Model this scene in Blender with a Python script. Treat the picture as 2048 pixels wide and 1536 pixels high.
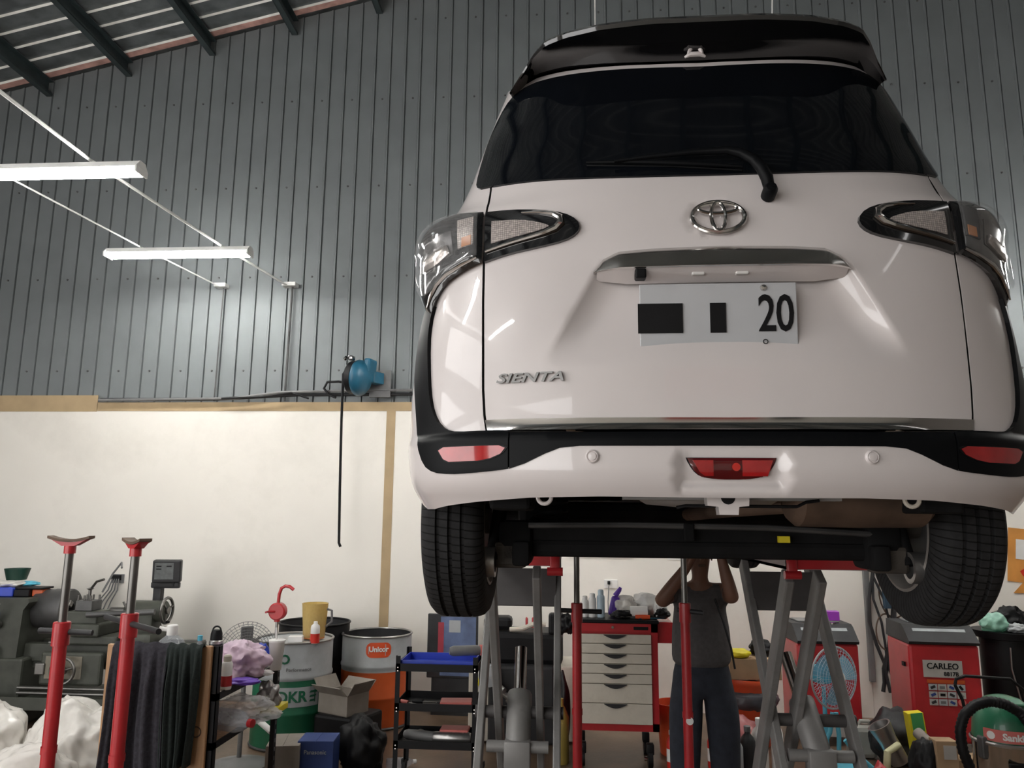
import bpy, bmesh, math, random
from mathutils import Vector, Matrix, Euler, noise as mnoise
from mathutils.geometry import delaunay_2d_cdt
random.seed(7)
scene = bpy.context.scene
for o in list(bpy.data.objects): bpy.data.objects.remove(o)
COL = scene.collection
PI = math.pi; R = math.radians

# ------------------------------------------------------------------ camera
CAM_H = 1.65; FPX = 1538.0
_p, _y, _r = R(9.9), R(4.1), R(0.56)
_fwd = Vector((-math.sin(_y)*math.cos(_p), math.cos(_y)*math.cos(_p), math.sin(_p)))
_rt = Vector((math.cos(_y), math.sin(_y), 0)); _up = _rt.cross(_fwd)
_rt2 = _rt*math.cos(_r) + _up*math.sin(_r); _up2 = _up*math.cos(_r) - _rt*math.sin(_r)
cd = bpy.data.cameras.new('camera'); cam = bpy.data.objects.new('camera', cd); COL.objects.link(cam)
M = Matrix((_rt2, _up2, -_fwd)).transposed().to_4x4(); M.translation = (0, 0, CAM_H)
cam.matrix_world = M
cd.sensor_width = 36; cd.lens = FPX/2048*36; cd.clip_start = .05
scene.camera = cam
def at(px, py, Y):
    """world point on the plane at distance Y that shows at a photo pixel"""
    d = _rt2*((px-1024)/FPX) - _up2*((py-768)/FPX) + _fwd
    return Vector((0, 0, CAM_H)) + d*(Y/d.y)

# ------------------------------------------------------------------ light
scene.view_settings.view_transform = 'Standard'; scene.view_settings.look = 'None'
scene.view_settings.gamma = 1.0; scene.view_settings.use_curve_mapping = False
scene.view_settings.exposure = 0.5
w = bpy.data.worlds.new('world'); scene.world = w; w.use_nodes = True
bg = w.node_tree.nodes['Background']
SKY = 2.7
bg.inputs[0].default_value = (1.0, .985, .97, 1); bg.inputs[1].default_value = SKY
XL, XR, YF, YB = -8.0, 7.5, -5.0, 7.2          # room shell
def portal(loc, rot, sx, sy):
    l = bpy.data.lights.new('portal', 'AREA'); l.shape = 'RECTANGLE'; l.size = sx; l.size_y = sy
    l.cycles.is_portal = True
    o = bpy.data.objects.new('portal', l); COL.objects.link(o); o.location = loc; o.rotation_euler = rot
DOOR_L = (-4.0, 1.2, 0.0, 3.7)     # opening in the left wall: y0,y1,z0,z1
WIN_L = (-4.0, 1.2, 4.25, 5.35)
DOOR_F = (-7.4, -2.2, 0.0, 3.8)     # opening in the front wall: x0,x1,z0,z1
for (a, b, c, d) in (DOOR_L, WIN_L):
    portal((XL-.05, (a+b)/2, (c+d)/2), (0, R(-90), 0), d-c, b-a)
a, b, c, d = DOOR_F
portal(((a+b)/2, YF-.05, (c+d)/2), (R(90), 0, 0), b-a, d-c)

# ------------------------------------------------------------------ materials
def mat(name, col, rough=.5, metal=0., coat=0., var=.12, vscale=6., bump=0., bscale=40., spec=.5, emis=0., alpha=1., trans=0., dark=None, dscale=2., damt=.5, aniso=None):
    m = bpy.data.materials.new(name); m.use_nodes = True
    nt = m.node_tree; b = nt.nodes['Principled BSDF']
    tc = nt.nodes.new('ShaderNodeTexCoord'); mp = nt.nodes.new('ShaderNodeMapping')
    nt.links.new(tc.outputs['Object'], mp.inputs[0])
    if aniso: mp.inputs['Scale'].default_value = aniso
    n = nt.nodes.new('ShaderNodeTexNoise'); n.inputs['Scale'].default_value = vscale; n.inputs['Detail'].default_value = 4
    nt.links.new(mp.outputs[0], n.inputs['Vector'])
    cr = nt.nodes.new('ShaderNodeValToRGB')
    lo = [max(0, c*(1-var)) for c in col]; hi = [min(1, c*(1+var)) for c in col]
    cr.color_ramp.elements[0].position = .3; cr.color_ramp.elements[1].position = .7
    cr.color_ramp.elements[0].color = (*lo, 1); cr.color_ramp.elements[1].color = (*hi, 1)
    nt.links.new(n.outputs['Fac'], cr.inputs[0]); out = cr.outputs[0]
    if dark is not None:
        n2 = nt.nodes.new('ShaderNodeTexNoise'); n2.inputs['Scale'].default_value = dscale; n2.inputs['Detail'].default_value = 6; n2.inputs['Roughness'].default_value = .65
        nt.links.new(mp.outputs[0], n2.inputs['Vector'])
        r2 = nt.nodes.new('ShaderNodeValToRGB'); r2.color_ramp.elements[0].position = .52; r2.color_ramp.elements[1].position = .78
        r2.color_ramp.elements[0].color = (0, 0, 0, 1); r2.color_ramp.elements[1].color = (damt, damt, damt, 1)
        nt.links.new(n2.outputs['Fac'], r2.inputs[0])
        mx = nt.nodes.new('ShaderNodeMix'); mx.data_type = 'RGBA'
        nt.links.new(r2.outputs[0], mx.inputs['Factor']); nt.links.new(out, mx.inputs['A']); mx.inputs['B'].default_value = (*dark, 1)
        out = mx.outputs['Result']
    nt.links.new(out, b.inputs['Base Color'])
    b.inputs['Roughness'].default_value = rough; b.inputs['Metallic'].default_value = metal
    b.inputs['Coat Weight'].default_value = coat; b.inputs['Coat Roughness'].default_value = .03
    b.inputs['Specular IOR Level'].default_value = spec
    b.inputs['Alpha'].default_value = alpha; b.inputs['Transmission Weight'].default_value = trans
    if emis:
        b.inputs['Emission Color'].default_value = (*col, 1); b.inputs['Emission Strength'].default_value = emis
    if bump:
        bn = nt.nodes.new('ShaderNodeTexNoise'); bn.inputs['Scale'].default_value = bscale; bn.inputs['Detail'].default_value = 3
        nt.links.new(mp.outputs[0], bn.inputs['Vector'])
        bp = nt.nodes.new('ShaderNodeBump'); bp.inputs['Strength'].default_value = bump; bp.inputs['Distance'].default_value = .01
        nt.links.new(bn.outputs['Fac'], bp.inputs['Height']); nt.links.new(bp.outputs[0], b.inputs['Normal'])
    return m
def clear(name, tint=(1, 1, 1), gloss=.12, rough=.03, op=.0):
    """thin clear plastic: see-through with a sheen"""
    m = bpy.data.materials.new(name); m.use_nodes = True; nt = m.node_tree
    b = nt.nodes['Principled BSDF']; b.inputs['Base Color'].default_value = (*tint, 1); b.inputs['Roughness'].default_value = rough+.05
    tr = nt.nodes.new('ShaderNodeBsdfTransparent'); tr.inputs[0].default_value = (*tint, 1)
    n = nt.nodes.new('ShaderNodeTexNoise'); n.inputs['Scale'].default_value = 14
    mr = nt.nodes.new('ShaderNodeMapRange'); mr.inputs['To Min'].default_value = max(0, op+gloss-.06); mr.inputs['To Max'].default_value = min(1, op+gloss+.06)
    nt.links.new(n.outputs['Fac'], mr.inputs['Value'])
    mx = nt.nodes.new('ShaderNodeMixShader'); nt.links.new(mr.outputs[0], mx.inputs[0])
    nt.links.new(tr.outputs[0], mx.inputs[1]); nt.links.new(b.outputs[0], mx.inputs[2])
    nt.links.new(mx.outputs[0], nt.nodes['Material Output'].inputs[0])
    return m
MT = {}
def defm(k, *a, **kw): MT[k] = mat(k, *a, **kw)
defm('paint_white', (.79, .735, .725), .28, coat=.9, var=.015)
defm('black_plastic', (.0045, .005, .006), .45, var=.2, spec=.12)
defm('black_gloss', (.008, .008, .009), .08, coat=1, var=.1)
defm('tint_glass', (.004, .005, .007), .05, var=.1, spec=.3)
defm('underbody', (.008, .008, .0085), .8, var=.4, vscale=9, spec=.2)
defm('seam', (.02, .02, .02), .7)
defm('chrome', (.62, .60, .58), .10, metal=1, var=.03)
defm('badge_chrome', (.11, .108, .105), .2, metal=1, var=.08)
defm('chrome_soft', (.70, .68, .66), .2, metal=1, var=.03)
defm('chrome_dark', (.22, .215, .215), .18, metal=1, var=.08)
defm('steel', (.42, .41, .40), .35, metal=.9, var=.15, bump=.05)
defm('steel_dark', (.10, .10, .10), .5, metal=.5, var=.3)
defm('rubber', (.009, .009, .010), .72, var=.25, vscale=30)
defm('red_lens', (.42, .01, .012), .10, coat=1, var=.2, vscale=20)
defm('red_lens_dark', (.10, .004, .006), .12, coat=1, var=.2)
defm('amber', (.55, .22, .08), .2, var=.2)
defm('reflector', (.55, .5, .47), .22, metal=.75, var=.25, vscale=60)
defm('red', (.44, .022, .028), .34, coat=.2, var=.12, dark=(.12, .02, .02), dscale=5, damt=.35)
defm('red_bright', (.60, .03, .02), .4, var=.1)
defm('lift_grey', (.22, .215, .21), .5, metal=.2, var=.15, dark=(.06, .055, .05), dscale=4, damt=.5)
defm('lift_dark', (.07, .065, .065), .55, var=.2)
defm('white_plastic', (.84, .83, .81), .4, var=.06)
defm('cream', (.62, .575, .49), .5, var=.08, dark=(.18, .15, .11), dscale=6, damt=.35)
defm('black', (.006, .006, .007), .5, var=.3, spec=.25)
defm('dark_grey', (.030, .030, .032), .5, var=.25, spec=.3)
defm('mid_grey', (.16, .16, .16), .5, var=.2)
defm('cloth_purple', (.030, .028, .036), .95, var=.35, vscale=60, bump=.4, bscale=300)
defm('cloth_green', (.014, .021, .019), .95, var=.3, vscale=60, bump=.4, bscale=300)
defm('wood', (.42, .24, .12), .5, var=.2, vscale=5, aniso=(8, 8, .7), dark=(.22, .11, .05), dscale=6)
defm('cardboard', (.36, .24, .14), .85, var=.1, vscale=12)
defm('cardboard_grey', (.26, .23, .20), .85, var=.1, vscale=12)
defm('blue', (.02, .05, .42), .4, var=.15)
defm('navy', (.02, .05, .20), .6, var=.15)
defm('teal', (.012, .10, .17), .4, var=.2)
defm('cyan', (.10, .45, .60), .5, var=.15)
defm('green', (.015, .13, .065), .38, coat=.3, var=.12)
defm('green_bright', (.06, .32, .10), .5, var=.1)
defm('yellow', (.75, .62, .02), .45, var=.1)
defm('orange', (.50, .085, .018), .42, var=.12)
defm('orange_bright', (.75, .10, .03), .45, var=.1)
defm('purple', (.13, .05, .42), .45, var=.12)
defm('pink', (.74, .56, .68), .4, var=.14, vscale=14)
defm('drum_white', (.40, .42, .43), .4, var=.08, dark=(.2, .19, .17), dscale=4, damt=.4)
defm('gap_shade', (.004, .004, .004), .9, spec=.05)  # near black, stands for the shade inside the panel gaps
defm('lathe_green', (.050, .054, .043), .5, metal=.1, var=.25, vscale=8, dark=(.015, .014, .012), dscale=5, damt=.7)
defm('machine_steel', (.17, .165, .155), .35, metal=.85, var=.2)
defm('skin', (.20, .10, .065), .55, var=.08)
defm('shirt', (.085, .08, .082), .95, var=.12, vscale=40, bump=.2, bscale=250)
defm('trousers', (.022, .026, .038), .9, var=.2, vscale=20, bump=.2, bscale=200)
defm('hair', (.01, .009, .008), .6, var=.3)
defm('rust', (.13, .085, .06), .7, metal=.3, var=.3, vscale=10, dark=(.05, .035, .025), dscale=6)
MT['bag_white'] = clear('bag_white', (.86, .83, .78), .3, .15, op=.5)
MT['bag_clear'] = clear('bag_clear', (.93, .93, .94), .22, .1, op=.12)
MT['pet'] = clear('pet', (.85, .88, .92), .14, .03, op=.10)
MT['lens'] = clear('lens', (.95, .95, .95), .10, .02)
MT['amber_clear'] = clear('amber_clear', (.80, .66, .30), .2, .08, op=.30)
MT['fan_clear'] = clear('fan_clear', (.30, .62, .80), .15, .1, op=.6)

# ------------------------------------------------------------------ mesh kit
class MB:
    def __init__(s): s.v = []; s.f = []; s.sm = []
    def add(s, vs, fs, smooth=False):
        k = len(s.v); s.v += [Vector(v) for v in vs]; s.f += [tuple(i+k for i in f) for f in fs]; s.sm += [smooth]*len(fs); return s
    def box(s, c, d, rot=None, bev=0.):
        if bev <= 0:
            hx, hy, hz = d[0]/2, d[1]/2, d[2]/2
            vs = [Vector((x*hx, y*hy, z*hz)) for x in (-1, 1) for y in (-1, 1) for z in (-1, 1)]
            fs = [(0, 1, 3, 2), (4, 6, 7, 5), (0, 4, 5, 1), (2, 3, 7, 6), (0, 2, 6, 4), (1, 5, 7, 3)]
        else:
            bm = bmesh.new(); bmesh.ops.create_cube(bm, size=1)
            for v in bm.verts: v.co = Vector((v.co.x*d[0], v.co.y*d[1], v.co.z*d[2]))
            bmesh.ops.bevel(bm, geom=bm.edges[:], offset=min(bev, min(d)*.45), segments=2, affect='EDGES', profile=.5)
            bm.verts.index_update(); vs = [v.co.copy() for v in bm.verts]; fs = [tuple(v.index for v in f.verts) for f in bm.faces]; bm.free()
        if rot is not None:
            m = Euler(rot).to_matrix(); vs = [m@v for v in vs]
        c = Vector(c); return s.add([v+c for v in vs], fs)
    def tube(s, pts, rad, n=10, caps=True, closed=False):
        pts = [Vector(p) for p in pts]; N = len(pts)
        rs = rad if isinstance(rad, (list, tuple)) else [rad]*N
        vs = []; fs = []; prev = None
        for i, p in enumerate(pts):
            a = pts[(i-1) % N] if (i or closed) else pts[0]; b = pts[(i+1) % N] if (i < N-1 or closed) else pts[-1]
            t = (b-a).normalized() if (b-a).length > 1e-9 else Vector((0, 0, 1))
            if prev is None:
                u = t.orthogonal().normalized()
            else:
                u = (prev - t*prev.dot(t)); u = u.normalized() if u.length > 1e-6 else t.orthogonal().normalized()
            prev = u; q = t.cross(u)
            for k in range(n):
                an = 2*PI*k/n; vs.append(p+(u*math.cos(an)+q*math.sin(an))*rs[i])
        M_ = N if closed else N-1
        for i in range(M_):
            j = (i+1) % N
            for k in range(n): fs.append((i*n+k, i*n+(k+1) % n, j*n+(k+1) % n, j*n+k))
        s.add(vs, fs, True)
        if caps and not closed:
            k0 = len(s.v)-len(vs)
            s.f.append(tuple(k0+k for k in range(n))[::-1]); s.sm.append(False)
            s.f.append(tuple(k0+(N-1)*n+k for k in range(n))); s.sm.append(False)
        return s
    def lathe(s, prof, n=24, c=(0, 0, 0), axis='z', cap=True, rot=None):
        vs = []; fs = []
        for (r, h) in prof:
            for k in range(n):
                a = 2*PI*k/n; vs.append(Vector((r*math.cos(a), r*math.sin(a), h)))
        for i in range(len(prof)-1):
            for k in range(n): fs.append((i*n+k, i*n+(k+1) % n, (i+1)*n+(k+1) % n, (i+1)*n+k))
        sm = [True]*len(fs)
        if cap:
            if prof[0][0] > 1e-4: fs.append(tuple(range(n))[::-1]); sm.append(False)
            if prof[-1][0] > 1e-4: fs.append(tuple((len(prof)-1)*n+k for k in range(n))); sm.append(False)
        if axis == 'x': vs = [Vector((v.z, v.x, v.y)) for v in vs]
        if axis == 'y': vs = [Vector((v.y, v.z, v.x)) for v in vs]
        if rot is not None:
            m = Euler(rot).to_matrix(); vs = [m@v for v in vs]
        c = Vector(c); k0 = len(s.v); s.v += [v+c for v in vs]; s.f += [tuple(i+k0 for i in f) for f in fs]; s.sm += sm
        return s
    def torus(s, c, R_, r, n=32, m=8, rot=(0, 0, 0), sx=1., sy=1.):
        mt = Euler(rot).to_matrix(); c = Vector(c)
        pts = [c+mt@Vector((R_*math.cos(2*PI*k/n)*sx, R_*math.sin(2*PI*k/n)*sy, 0)) for k in range(n)]
        return s.tube(pts, r, m, closed=True)
    def prism(s, poly, y0, y1, axis='y'):
        """extrude a polygon drawn in (x,z) between y0 and y1"""
        n = len(poly)
        def P(p, h): return {'y': Vector((p[0], h, p[1])), 'x': Vector((h, p[0], p[1])), 'z': Vector((p[0], p[1], h))}[axis]
        vs = [P(p, y0) for p in poly]+[P(p, y1) for p in poly]
        fs = [tuple(range(n)), tuple(range(n, 2*n))[::-1]]+[(i, i+n, (i+1) % n+n, (i+1) % n) for i in range(n)]
        return s.add(vs, fs)
    def build(s, name, m, parent=None, loc=(0, 0, 0), rot=(0, 0, 0), angle=40, kind=None):
        me = bpy.data.meshes.new(name); me.from_pydata([tuple(v) for v in s.v], [], s.f)
        me.polygons.foreach_set('use_smooth', [True]*len(s.f)) if any(s.sm) else None
        bm = bmesh.new(); bm.from_mesh(me); bmesh.ops.recalc_face_normals(bm, faces=bm.faces[:]); bm.to_mesh(me); bm.free()
        if any(s.sm): me.set_sharp_from_angle(angle=R(angle))
        me.materials.append(MT[m] if isinstance(m, str) else m)
        o = bpy.data.objects.new(name, me); COL.objects.link(o); o.parent = parent
        o.location = loc; o.rotation_euler = rot
        if kind: o['kind'] = kind
        return o
def thing(name, label, cat, loc=(0, 0, 0), rz=0., group=None, rot=None):
    o = bpy.data.objects.new(name, None); COL.objects.link(o); o.empty_display_size = .1
    o.location = loc; o.rotation_euler = rot if rot else (0, 0, rz); o['label'] = label; o['category'] = cat
    if group: o['group'] = group
    return o
def tag(o, label, cat, group=None):
    o['label'] = label; o['category'] = cat
    if group: o['group'] = group
    return o
def st(o): o['kind'] = 'structure'; return o
def copy_tree(o, parent=None):
    c = o.copy(); COL.objects.link(c); c.parent = parent
    for ch in [x for x in bpy.data.objects if x.parent == o]: copy_tree(ch, c)
    return c
def text_mesh(body, size, extr=.002, shear=0., offset=0., spacing=1., bold=0.):
    cu = bpy.data.curves.new('text', 'FONT'); cu.body = body; cu.size = size; cu.extrude = extr; cu.shear = shear
    cu.offset = bold; cu.space_character = spacing; cu.align_x = 'CENTER'; cu.align_y = 'CENTER'; cu.resolution_u = 3
    o = bpy.data.objects.new('text', cu); COL.objects.link(o)
    bpy.context.view_layer.update()
    me = bpy.data.meshes.new_from_object(o.evaluated_get(bpy.context.evaluated_depsgraph_get()))
    bpy.data.objects.remove(o); return me
def text(name, body, size, m, parent, loc, rot=(R(90), 0, 0), **kw):
    me = text_mesh(body, size, **kw); me.materials.clear(); me.materials.append(MT[m])
    o = bpy.data.objects.new(name, me); COL.objects.link(o); o.parent = parent; o.location = loc; o.rotation_euler = rot
    return o
def crumple(name, c, d, m, parent=None, seed=0, amp=.25, sub=4, freq=2.2, flat=True, fine=.35):
    """crumpled bag or rag: a displaced ball flattened where it rests"""
    bm = bmesh.new(); bmesh.ops.create_icosphere(bm, subdivisions=sub, radius=1)
    for v in bm.verts:
        p = v.co*freq+Vector((seed*3.1, seed*1.7, seed))
        k = 1+amp*mnoise.noise(p)+amp*fine*.55*(1-2.6*abs(mnoise.noise(p*1.7+Vector((4, 1, 2)))))+amp*fine*.28*(1-2.6*abs(mnoise.noise(p*3.3)))
        v.co = Vector((v.co.x*d[0]/2*k, v.co.y*d[1]/2*k, v.co.z*d[2]/2*k))
        if flat: v.co.z = max(v.co.z, -d[2]*.42)
    me = bpy.data.meshes.new(name); bm.to_mesh(me); bm.free()
    me.polygons.foreach_set('use_smooth', [True]*len(me.polygons)); me.set_sharp_from_angle(angle=R(70))
    me.materials.append(MT[m]); o = bpy.data.objects.new(name, me); COL.objects.link(o); o.parent = parent
    o.location = Vector(c)+Vector((0, 0, d[2]*.42 if flat else 0)); return o

# ------------------------------------------------------------------ room
defm('floor', (.13, .085, .055), .38, var=.3, vscale=3, dark=(.05, .04, .03), dscale=2, damt=.6, bump=.1)
defm("clad", (.175, .192, .198), .6, metal=.25, var=.07, vscale=3)
defm('board_white', (.86, .825, .76), .75, var=.02, vscale=2, dark=(.5, .47, .42), dscale=1.0, damt=.35)
defm('tape', (.42, .31, .18), .8, var=.08)
defm('wall_plain', (.30, .28, .26), .8, var=.1)
defm('roof_pan', (.20, .215, .22), .35, metal=.6, var=.3, vscale=5, dark=(.08, .08, .08), dscale=3, damt=.6)
defm('roof_rib', (.85, .84, .78), .45, metal=0, var=.2, vscale=3)  # pale colour carries the bright highlight along the ribs
defm('insul', (.52, .30, .26), .7, var=.3, vscale=8, dark=(.25, .2, .18), dscale=5)
defm('purlin', (.030, .042, .044), .55, var=.25)
defm('tube_light', (1, .985, .95), .5, var=0, emis=66)
defm('fixture', (.8, .8, .78), .5, var=.05)
defm('screen', (.11, .12, .12), .3, var=.2, vscale=30)

f = MB().box((-.25, 1.1, -.05), (15.7, 12.4, .1)); st(f.build('floor', 'floor'))
SL = .236
def roof_z(x): return 6.119+SL*(x+5.56) if x < 3.5 else 6.119+SL*(3.5+5.56)-SL*(x-3.5)
# corrugated cladding of the back wall: sheets of five ribs
wb = MB().box(((XL+XR)/2, YB+.08, 4.3), (XR-XL, .06, 8.6)); wall_b = st(wb.build('wall_back', 'wall_plain'))
RIB = .159
def cladding(parent, Yw, sg, zlo):
    """sheets of five pans; sg=-1 when the ribs stand out towards -Y"""
    x0 = XL
    while x0 < XR-.01:
        m = MB()
        for i in range(5):
            xa = x0+i*RIB; xb = xa+RIB
            if xa > XR-.05: break
            xs = [(xa+(.0012 if i == 0 else 0), 0), (xb-.034, 0), (xb-.029, .007), (xb-.014, .007), (xb-.0105, -.016), (xb-.0035, -.016), (xb, 0)]
            for (p, q) in zip(xs[:-1], xs[1:]):
                m.add([(p[0], Yw+sg*p[1], zlo), (q[0], Yw+sg*q[1], zlo), (q[0], Yw+sg*q[1], roof_z(q[0])+.085), (p[0], Yw+sg*p[1], roof_z(p[0])+.085)], [(0, 1, 2, 3)])
        m.build('cladding_sheet', 'clad', parent); x0 += RIB*5
cladding(wall_b, YB, -1, 2.55)
m = MB()
for zz in (3.05, 4.0, 4.95, 5.9, 6.8):
    for i in range(0, 96, 2):
        x = -8+(i+.45)*RIB
        if zz < roof_z(x)-.2: m.lathe([(.011, 0), (.009, .008), (0, .01)], 6, (x, YB, zz), 'y', rot=(0, 0, 0))
for v in m.v: v.y = 2*YB-v.y
m.build('cladding_screws', 'steel_dark', wall_b, kind='stuff')
# white lower boarding, three boards with taped joints
xs = [XL, -1.655, 2.62, XR]
for a_, b_ in zip(xs[:-1], xs[1:]):
    MB().box(((a_+b_)/2, YB-.02, 1.33), (b_-a_-.003, .04, 2.66)).build('wall_board', 'board_white', wall_b)
tA = at(112, 810, YB-.05); 
def strip(x0, x1, z0, z1, nm='joint_tape'): MB().box(((x0+x1)/2, YB-.0425, (z0+z1)/2), (x1-x0, .005, z1-z0)).build(nm, 'tape', wall_b)
strip(XL, -4.585, 2.64, 2.80); strip(-4.58, 2.6, 2.645, 2.73); strip(-1.705, -1.62, .02, 2.645)
MB().box(((XL+XR)/2, YB-.02, 2.695), (XR-XL, .035, .07)).build('board_cap', 'tape', wall_b)
# left wall with a tall open doorway and a window band over it, front wall with the vehicle doorway
def wall_with_holes(name, axis, pos, lo, hi, top, holes):
    m = MB(); us = sorted({lo, hi, *[h[0] for h in holes], *[h[1] for h in holes]}); zs = sorted({0, top, *[h[2] for h in holes], *[h[3] for h in holes]})
    for ua, ub in zip(us[:-1], us[1:]):
        for za, zb in zip(zs[:-1], zs[1:]):
            uc, zc = (ua+ub)/2, (za+zb)/2
            if any(h[0] < uc < h[1] and h[2] < zc < h[3] for h in holes): continue
            if axis == 'x': m.box((pos, uc, zc), (.12, ub-ua, zb-za))
            else: m.box((uc, pos, zc), (ub-ua, .12, zb-za))
    return st(m.build(name, 'wall_plain'))
wall_with_holes('wall_left', 'x', XL-.06, YF, YB, 5.55, [DOOR_L, WIN_L])
wall_with_holes('wall_right', 'x', XR+.06, YF, YB, 7.3, [])
wf = wall_with_holes('wall_front', 'y', YF-.06, XL, XR, 8.3, [DOOR_F])
wf.data.materials[0] = MT['board_white']; cladding(wf, YF+.02, 1, 4.6)
m = MB(); a, b, c, d = WIN_L
for yy in (a+.03, (a+b)/2, b-.03): m.box((XL-.03, yy, (c+d)/2), (.05, .06, d-c))
for zz in (c+.03, d-.03): m.box((XL-.03, (a+b)/2, zz), (.05, b-a, .06))
win = st(m.build('window_1', 'mid_grey'))
# roof sheets: ribs run up the slope, purlins run front to back under them
roof = MB().box(((XL+3.5)/2, 1.1, 0), (.01, .01, .01)); 
def roof_sheet(name, ya, yb, x0, x1, m_pan, parent=None):
    m = MB()
    for (xa, xb) in ((x0, x1),):
        m.add([(xa, ya, roof_z(xa)+.06), (xb, ya, roof_z(xb)+.06), (xb, yb, roof_z(xb)+.06), (xa, yb, roof_z(xa)+.06)], [(0, 1, 2, 3)])
    return m.build(name, m_pan, parent)
m = MB()
for xa, xb in ((XL, 3.5), (3.5, XR)):
    m.add([(xa, YF, roof_z(xa)+.12), (xb, YF, roof_z(xb)+.12), (xb, YB+.1, roof_z(xb)+.12), (xa, YB+.1, roof_z(xa)+.12)], [(0, 1, 2, 3)])
ceil_o = st(m.build('ceiling', 'roof_pan'))
yy = YF; k = 0; RP = .215
while yy < YB-.05:
    ye = min(yy+RP, YB)
    near = yy > YB-.30
    for xa, xb in ((XL, 3.5), (3.5, XR)):
        za, zb = roof_z(xa)+.10, roof_z(xb)+.10
        m = MB(); m.add([(xa, yy+.040, za), (xb, yy+.040, zb), (xb, ye-.040, zb), (xa, ye-.040, za)], [(0, 1, 2, 3)])
        m.build('roof_pan', 'insul' if near else 'roof_pan', ceil_o)
        if ye < YB:
            m = MB()
            P_ = [(ye-.040, .0), (ye-.024, .03), (ye+.024, .03), (ye+.040, 0)]
            for p, q in zip(P_[:-1], P_[1:]): m.add([(xa, p[0], za+p[1]), (xb, p[0], zb+p[1]), (xb, q[0], zb+q[1]), (xa, q[0], za+q[1])], [(0, 1, 2, 3)])
            m.build('roof_rib', 'roof_rib', ceil_o)
    yy = ye
for x in (-7.3, -6.4, -5.52, -4.66, -3.76, -2.88, -1.98, -1.05, -.1, .85, 1.8, 2.75, 4.2, 5.2, 6.2, 7.1):
    z = roof_z(x)+.075; h = .17; m = MB()
    m.box((x, (YF+YB)/2, z-h/2), (.008, YB-YF-.02, h)); m.box((x+.03, (YF+YB)/2, z-.004), (.06, YB-YF-.02, .008)); m.box((x+.03, (YF+YB)/2, z-h+.004), (.06, YB-YF-.02, .008))
    m.box((x+.056, (YF+YB)/2, z-h+.016), (.008, YB-YF-.02, .03))
    m.build('purlin', 'purlin', ceil_o)
# ------------------------------------------------------------------ the car on the lift
def pch(xs, ys):
    n = len(xs); h = [xs[i+1]-xs[i] for i in range(n-1)]; d = [(ys[i+1]-ys[i])/h[i] for i in range(n-1)]
    m = [0.]*n; m[0] = d[0]; m[-1] = d[-1]
    for i in range(1, n-1):
        if d[i-1]*d[i] > 0:
            w1 = 2*h[i]+h[i-1]; w2 = h[i]+2*h[i-1]; m[i] = (w1+w2)/(w1/d[i-1]+w2/d[i])
    def f(x):
        x = min(max(x, xs[0]), xs[-1]); i = 0
        while i < n-2 and x > xs[i+1]: i += 1
        t = (x-xs[i])/h[i]
        return (1+2*t)*(1-t)**2*ys[i]+t*(1-t)**2*h[i]*m[i]+t*t*(3-2*t)*ys[i+1]+t*t*(t-1)*h[i]*m[i+1]
    return f
YRf = pch([.28, .36, .40, .44, .505, .52, .60, .80, 1.0, 1.10, 1.19, 1.30, 1.45, 1.56, 1.64, 1.70],
          [.08, .035, .008, .0, .0, .012, .018, .026, .05, .070, .10, .145, .20, .245, .31, .42])
Wf = pch([.28, .36, .42, .50, .62, .74, .90, 1.0, 1.06, 1.10, 1.14, 1.18, 1.24, 1.40, 1.56, 1.66, 1.70],
         [.69, .75, .775, .783, .783, .775, .762, .762, .772, .765, .715, .685, .66, .617, .572, .545, .47])
Cf = pch([.28, .45, .6, 1.0, 1.1, 1.2, 1.6, 1.7], [.36, .36, .36, .36, .36, .33, .26, .2])
_cv = {}
def _curve(z):
    k = round(z, 4)
    if k in _cv: return _cv[k]
    w_, c_, y0 = Wf(k), Cf(k), YRf(k); N = 240; S_ = [0.]; X = []; Y = []
    for i in range(N):
        ph = PI/2*i/(N-1); X.append(w_*math.sin(ph)**.8); Y.append(y0+c_*(1-max(0, math.cos(ph))**.8))
        if i: S_.append(S_[-1]+math.hypot(X[i]-X[i-1], Y[i]-Y[i-1]))
    _cv[k] = (S_, X, Y); return _cv[k]
import bisect
def surf(s, z):
    S_, X, Y = _curve(z); a = abs(s); g = 1 if s >= 0 else -1
    if a >= S_[-1]: return Vector((g*X[-1], Y[-1]+a-S_[-1], z))
    i = max(1, bisect.bisect_right(S_, a)); t = (a-S_[i-1])/(S_[i]-S_[i-1])
    return Vector((g*(X[i-1]+(X[i]-X[i-1])*t), Y[i-1]+(Y[i]-Y[i-1])*t, z))
def sstep(a, b, x):
    t = min(1, max(0, (x-a)/(b-a))); return t*t*(3-2*t)
def disp_gate(s, z):
    """hollow around the number plate and the dished emblem seat"""
    d = 0.
    a = abs(s)
    xb = .295+(.905-z)*.62-max(0, .80-z)*.15
    if z < .93:
        fade = sstep(.665, .80, z)*(1-sstep(.905, .93, z))
        e = (xb-a)/.085
        if e > 0: d += .036*fade*min(1, e)*(2-min(1, e))
    r = math.hypot(s/.078, (z-1.032)/.053)
    if r < 1: d += .006*(1-sstep(.8, 1., r))
    # brow around the lamps
    return d
def disp_bump(s, z):
    a = abs(s); d = 0.
    u = max(a-.075, 0)/.045; v = abs(z-.434)/.037
    q = max(u, v*.8) if a > .075 else v*.8
    q = math.hypot(max(0, (a-.07)/.05), 0)+0*v
    e = max((a-.10)/.03, (z-.462)/.006, (.400-z)/.016)
    if e < 1: d += .016*(1-max(0, e)) if e > 0 else .016
    return d
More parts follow.
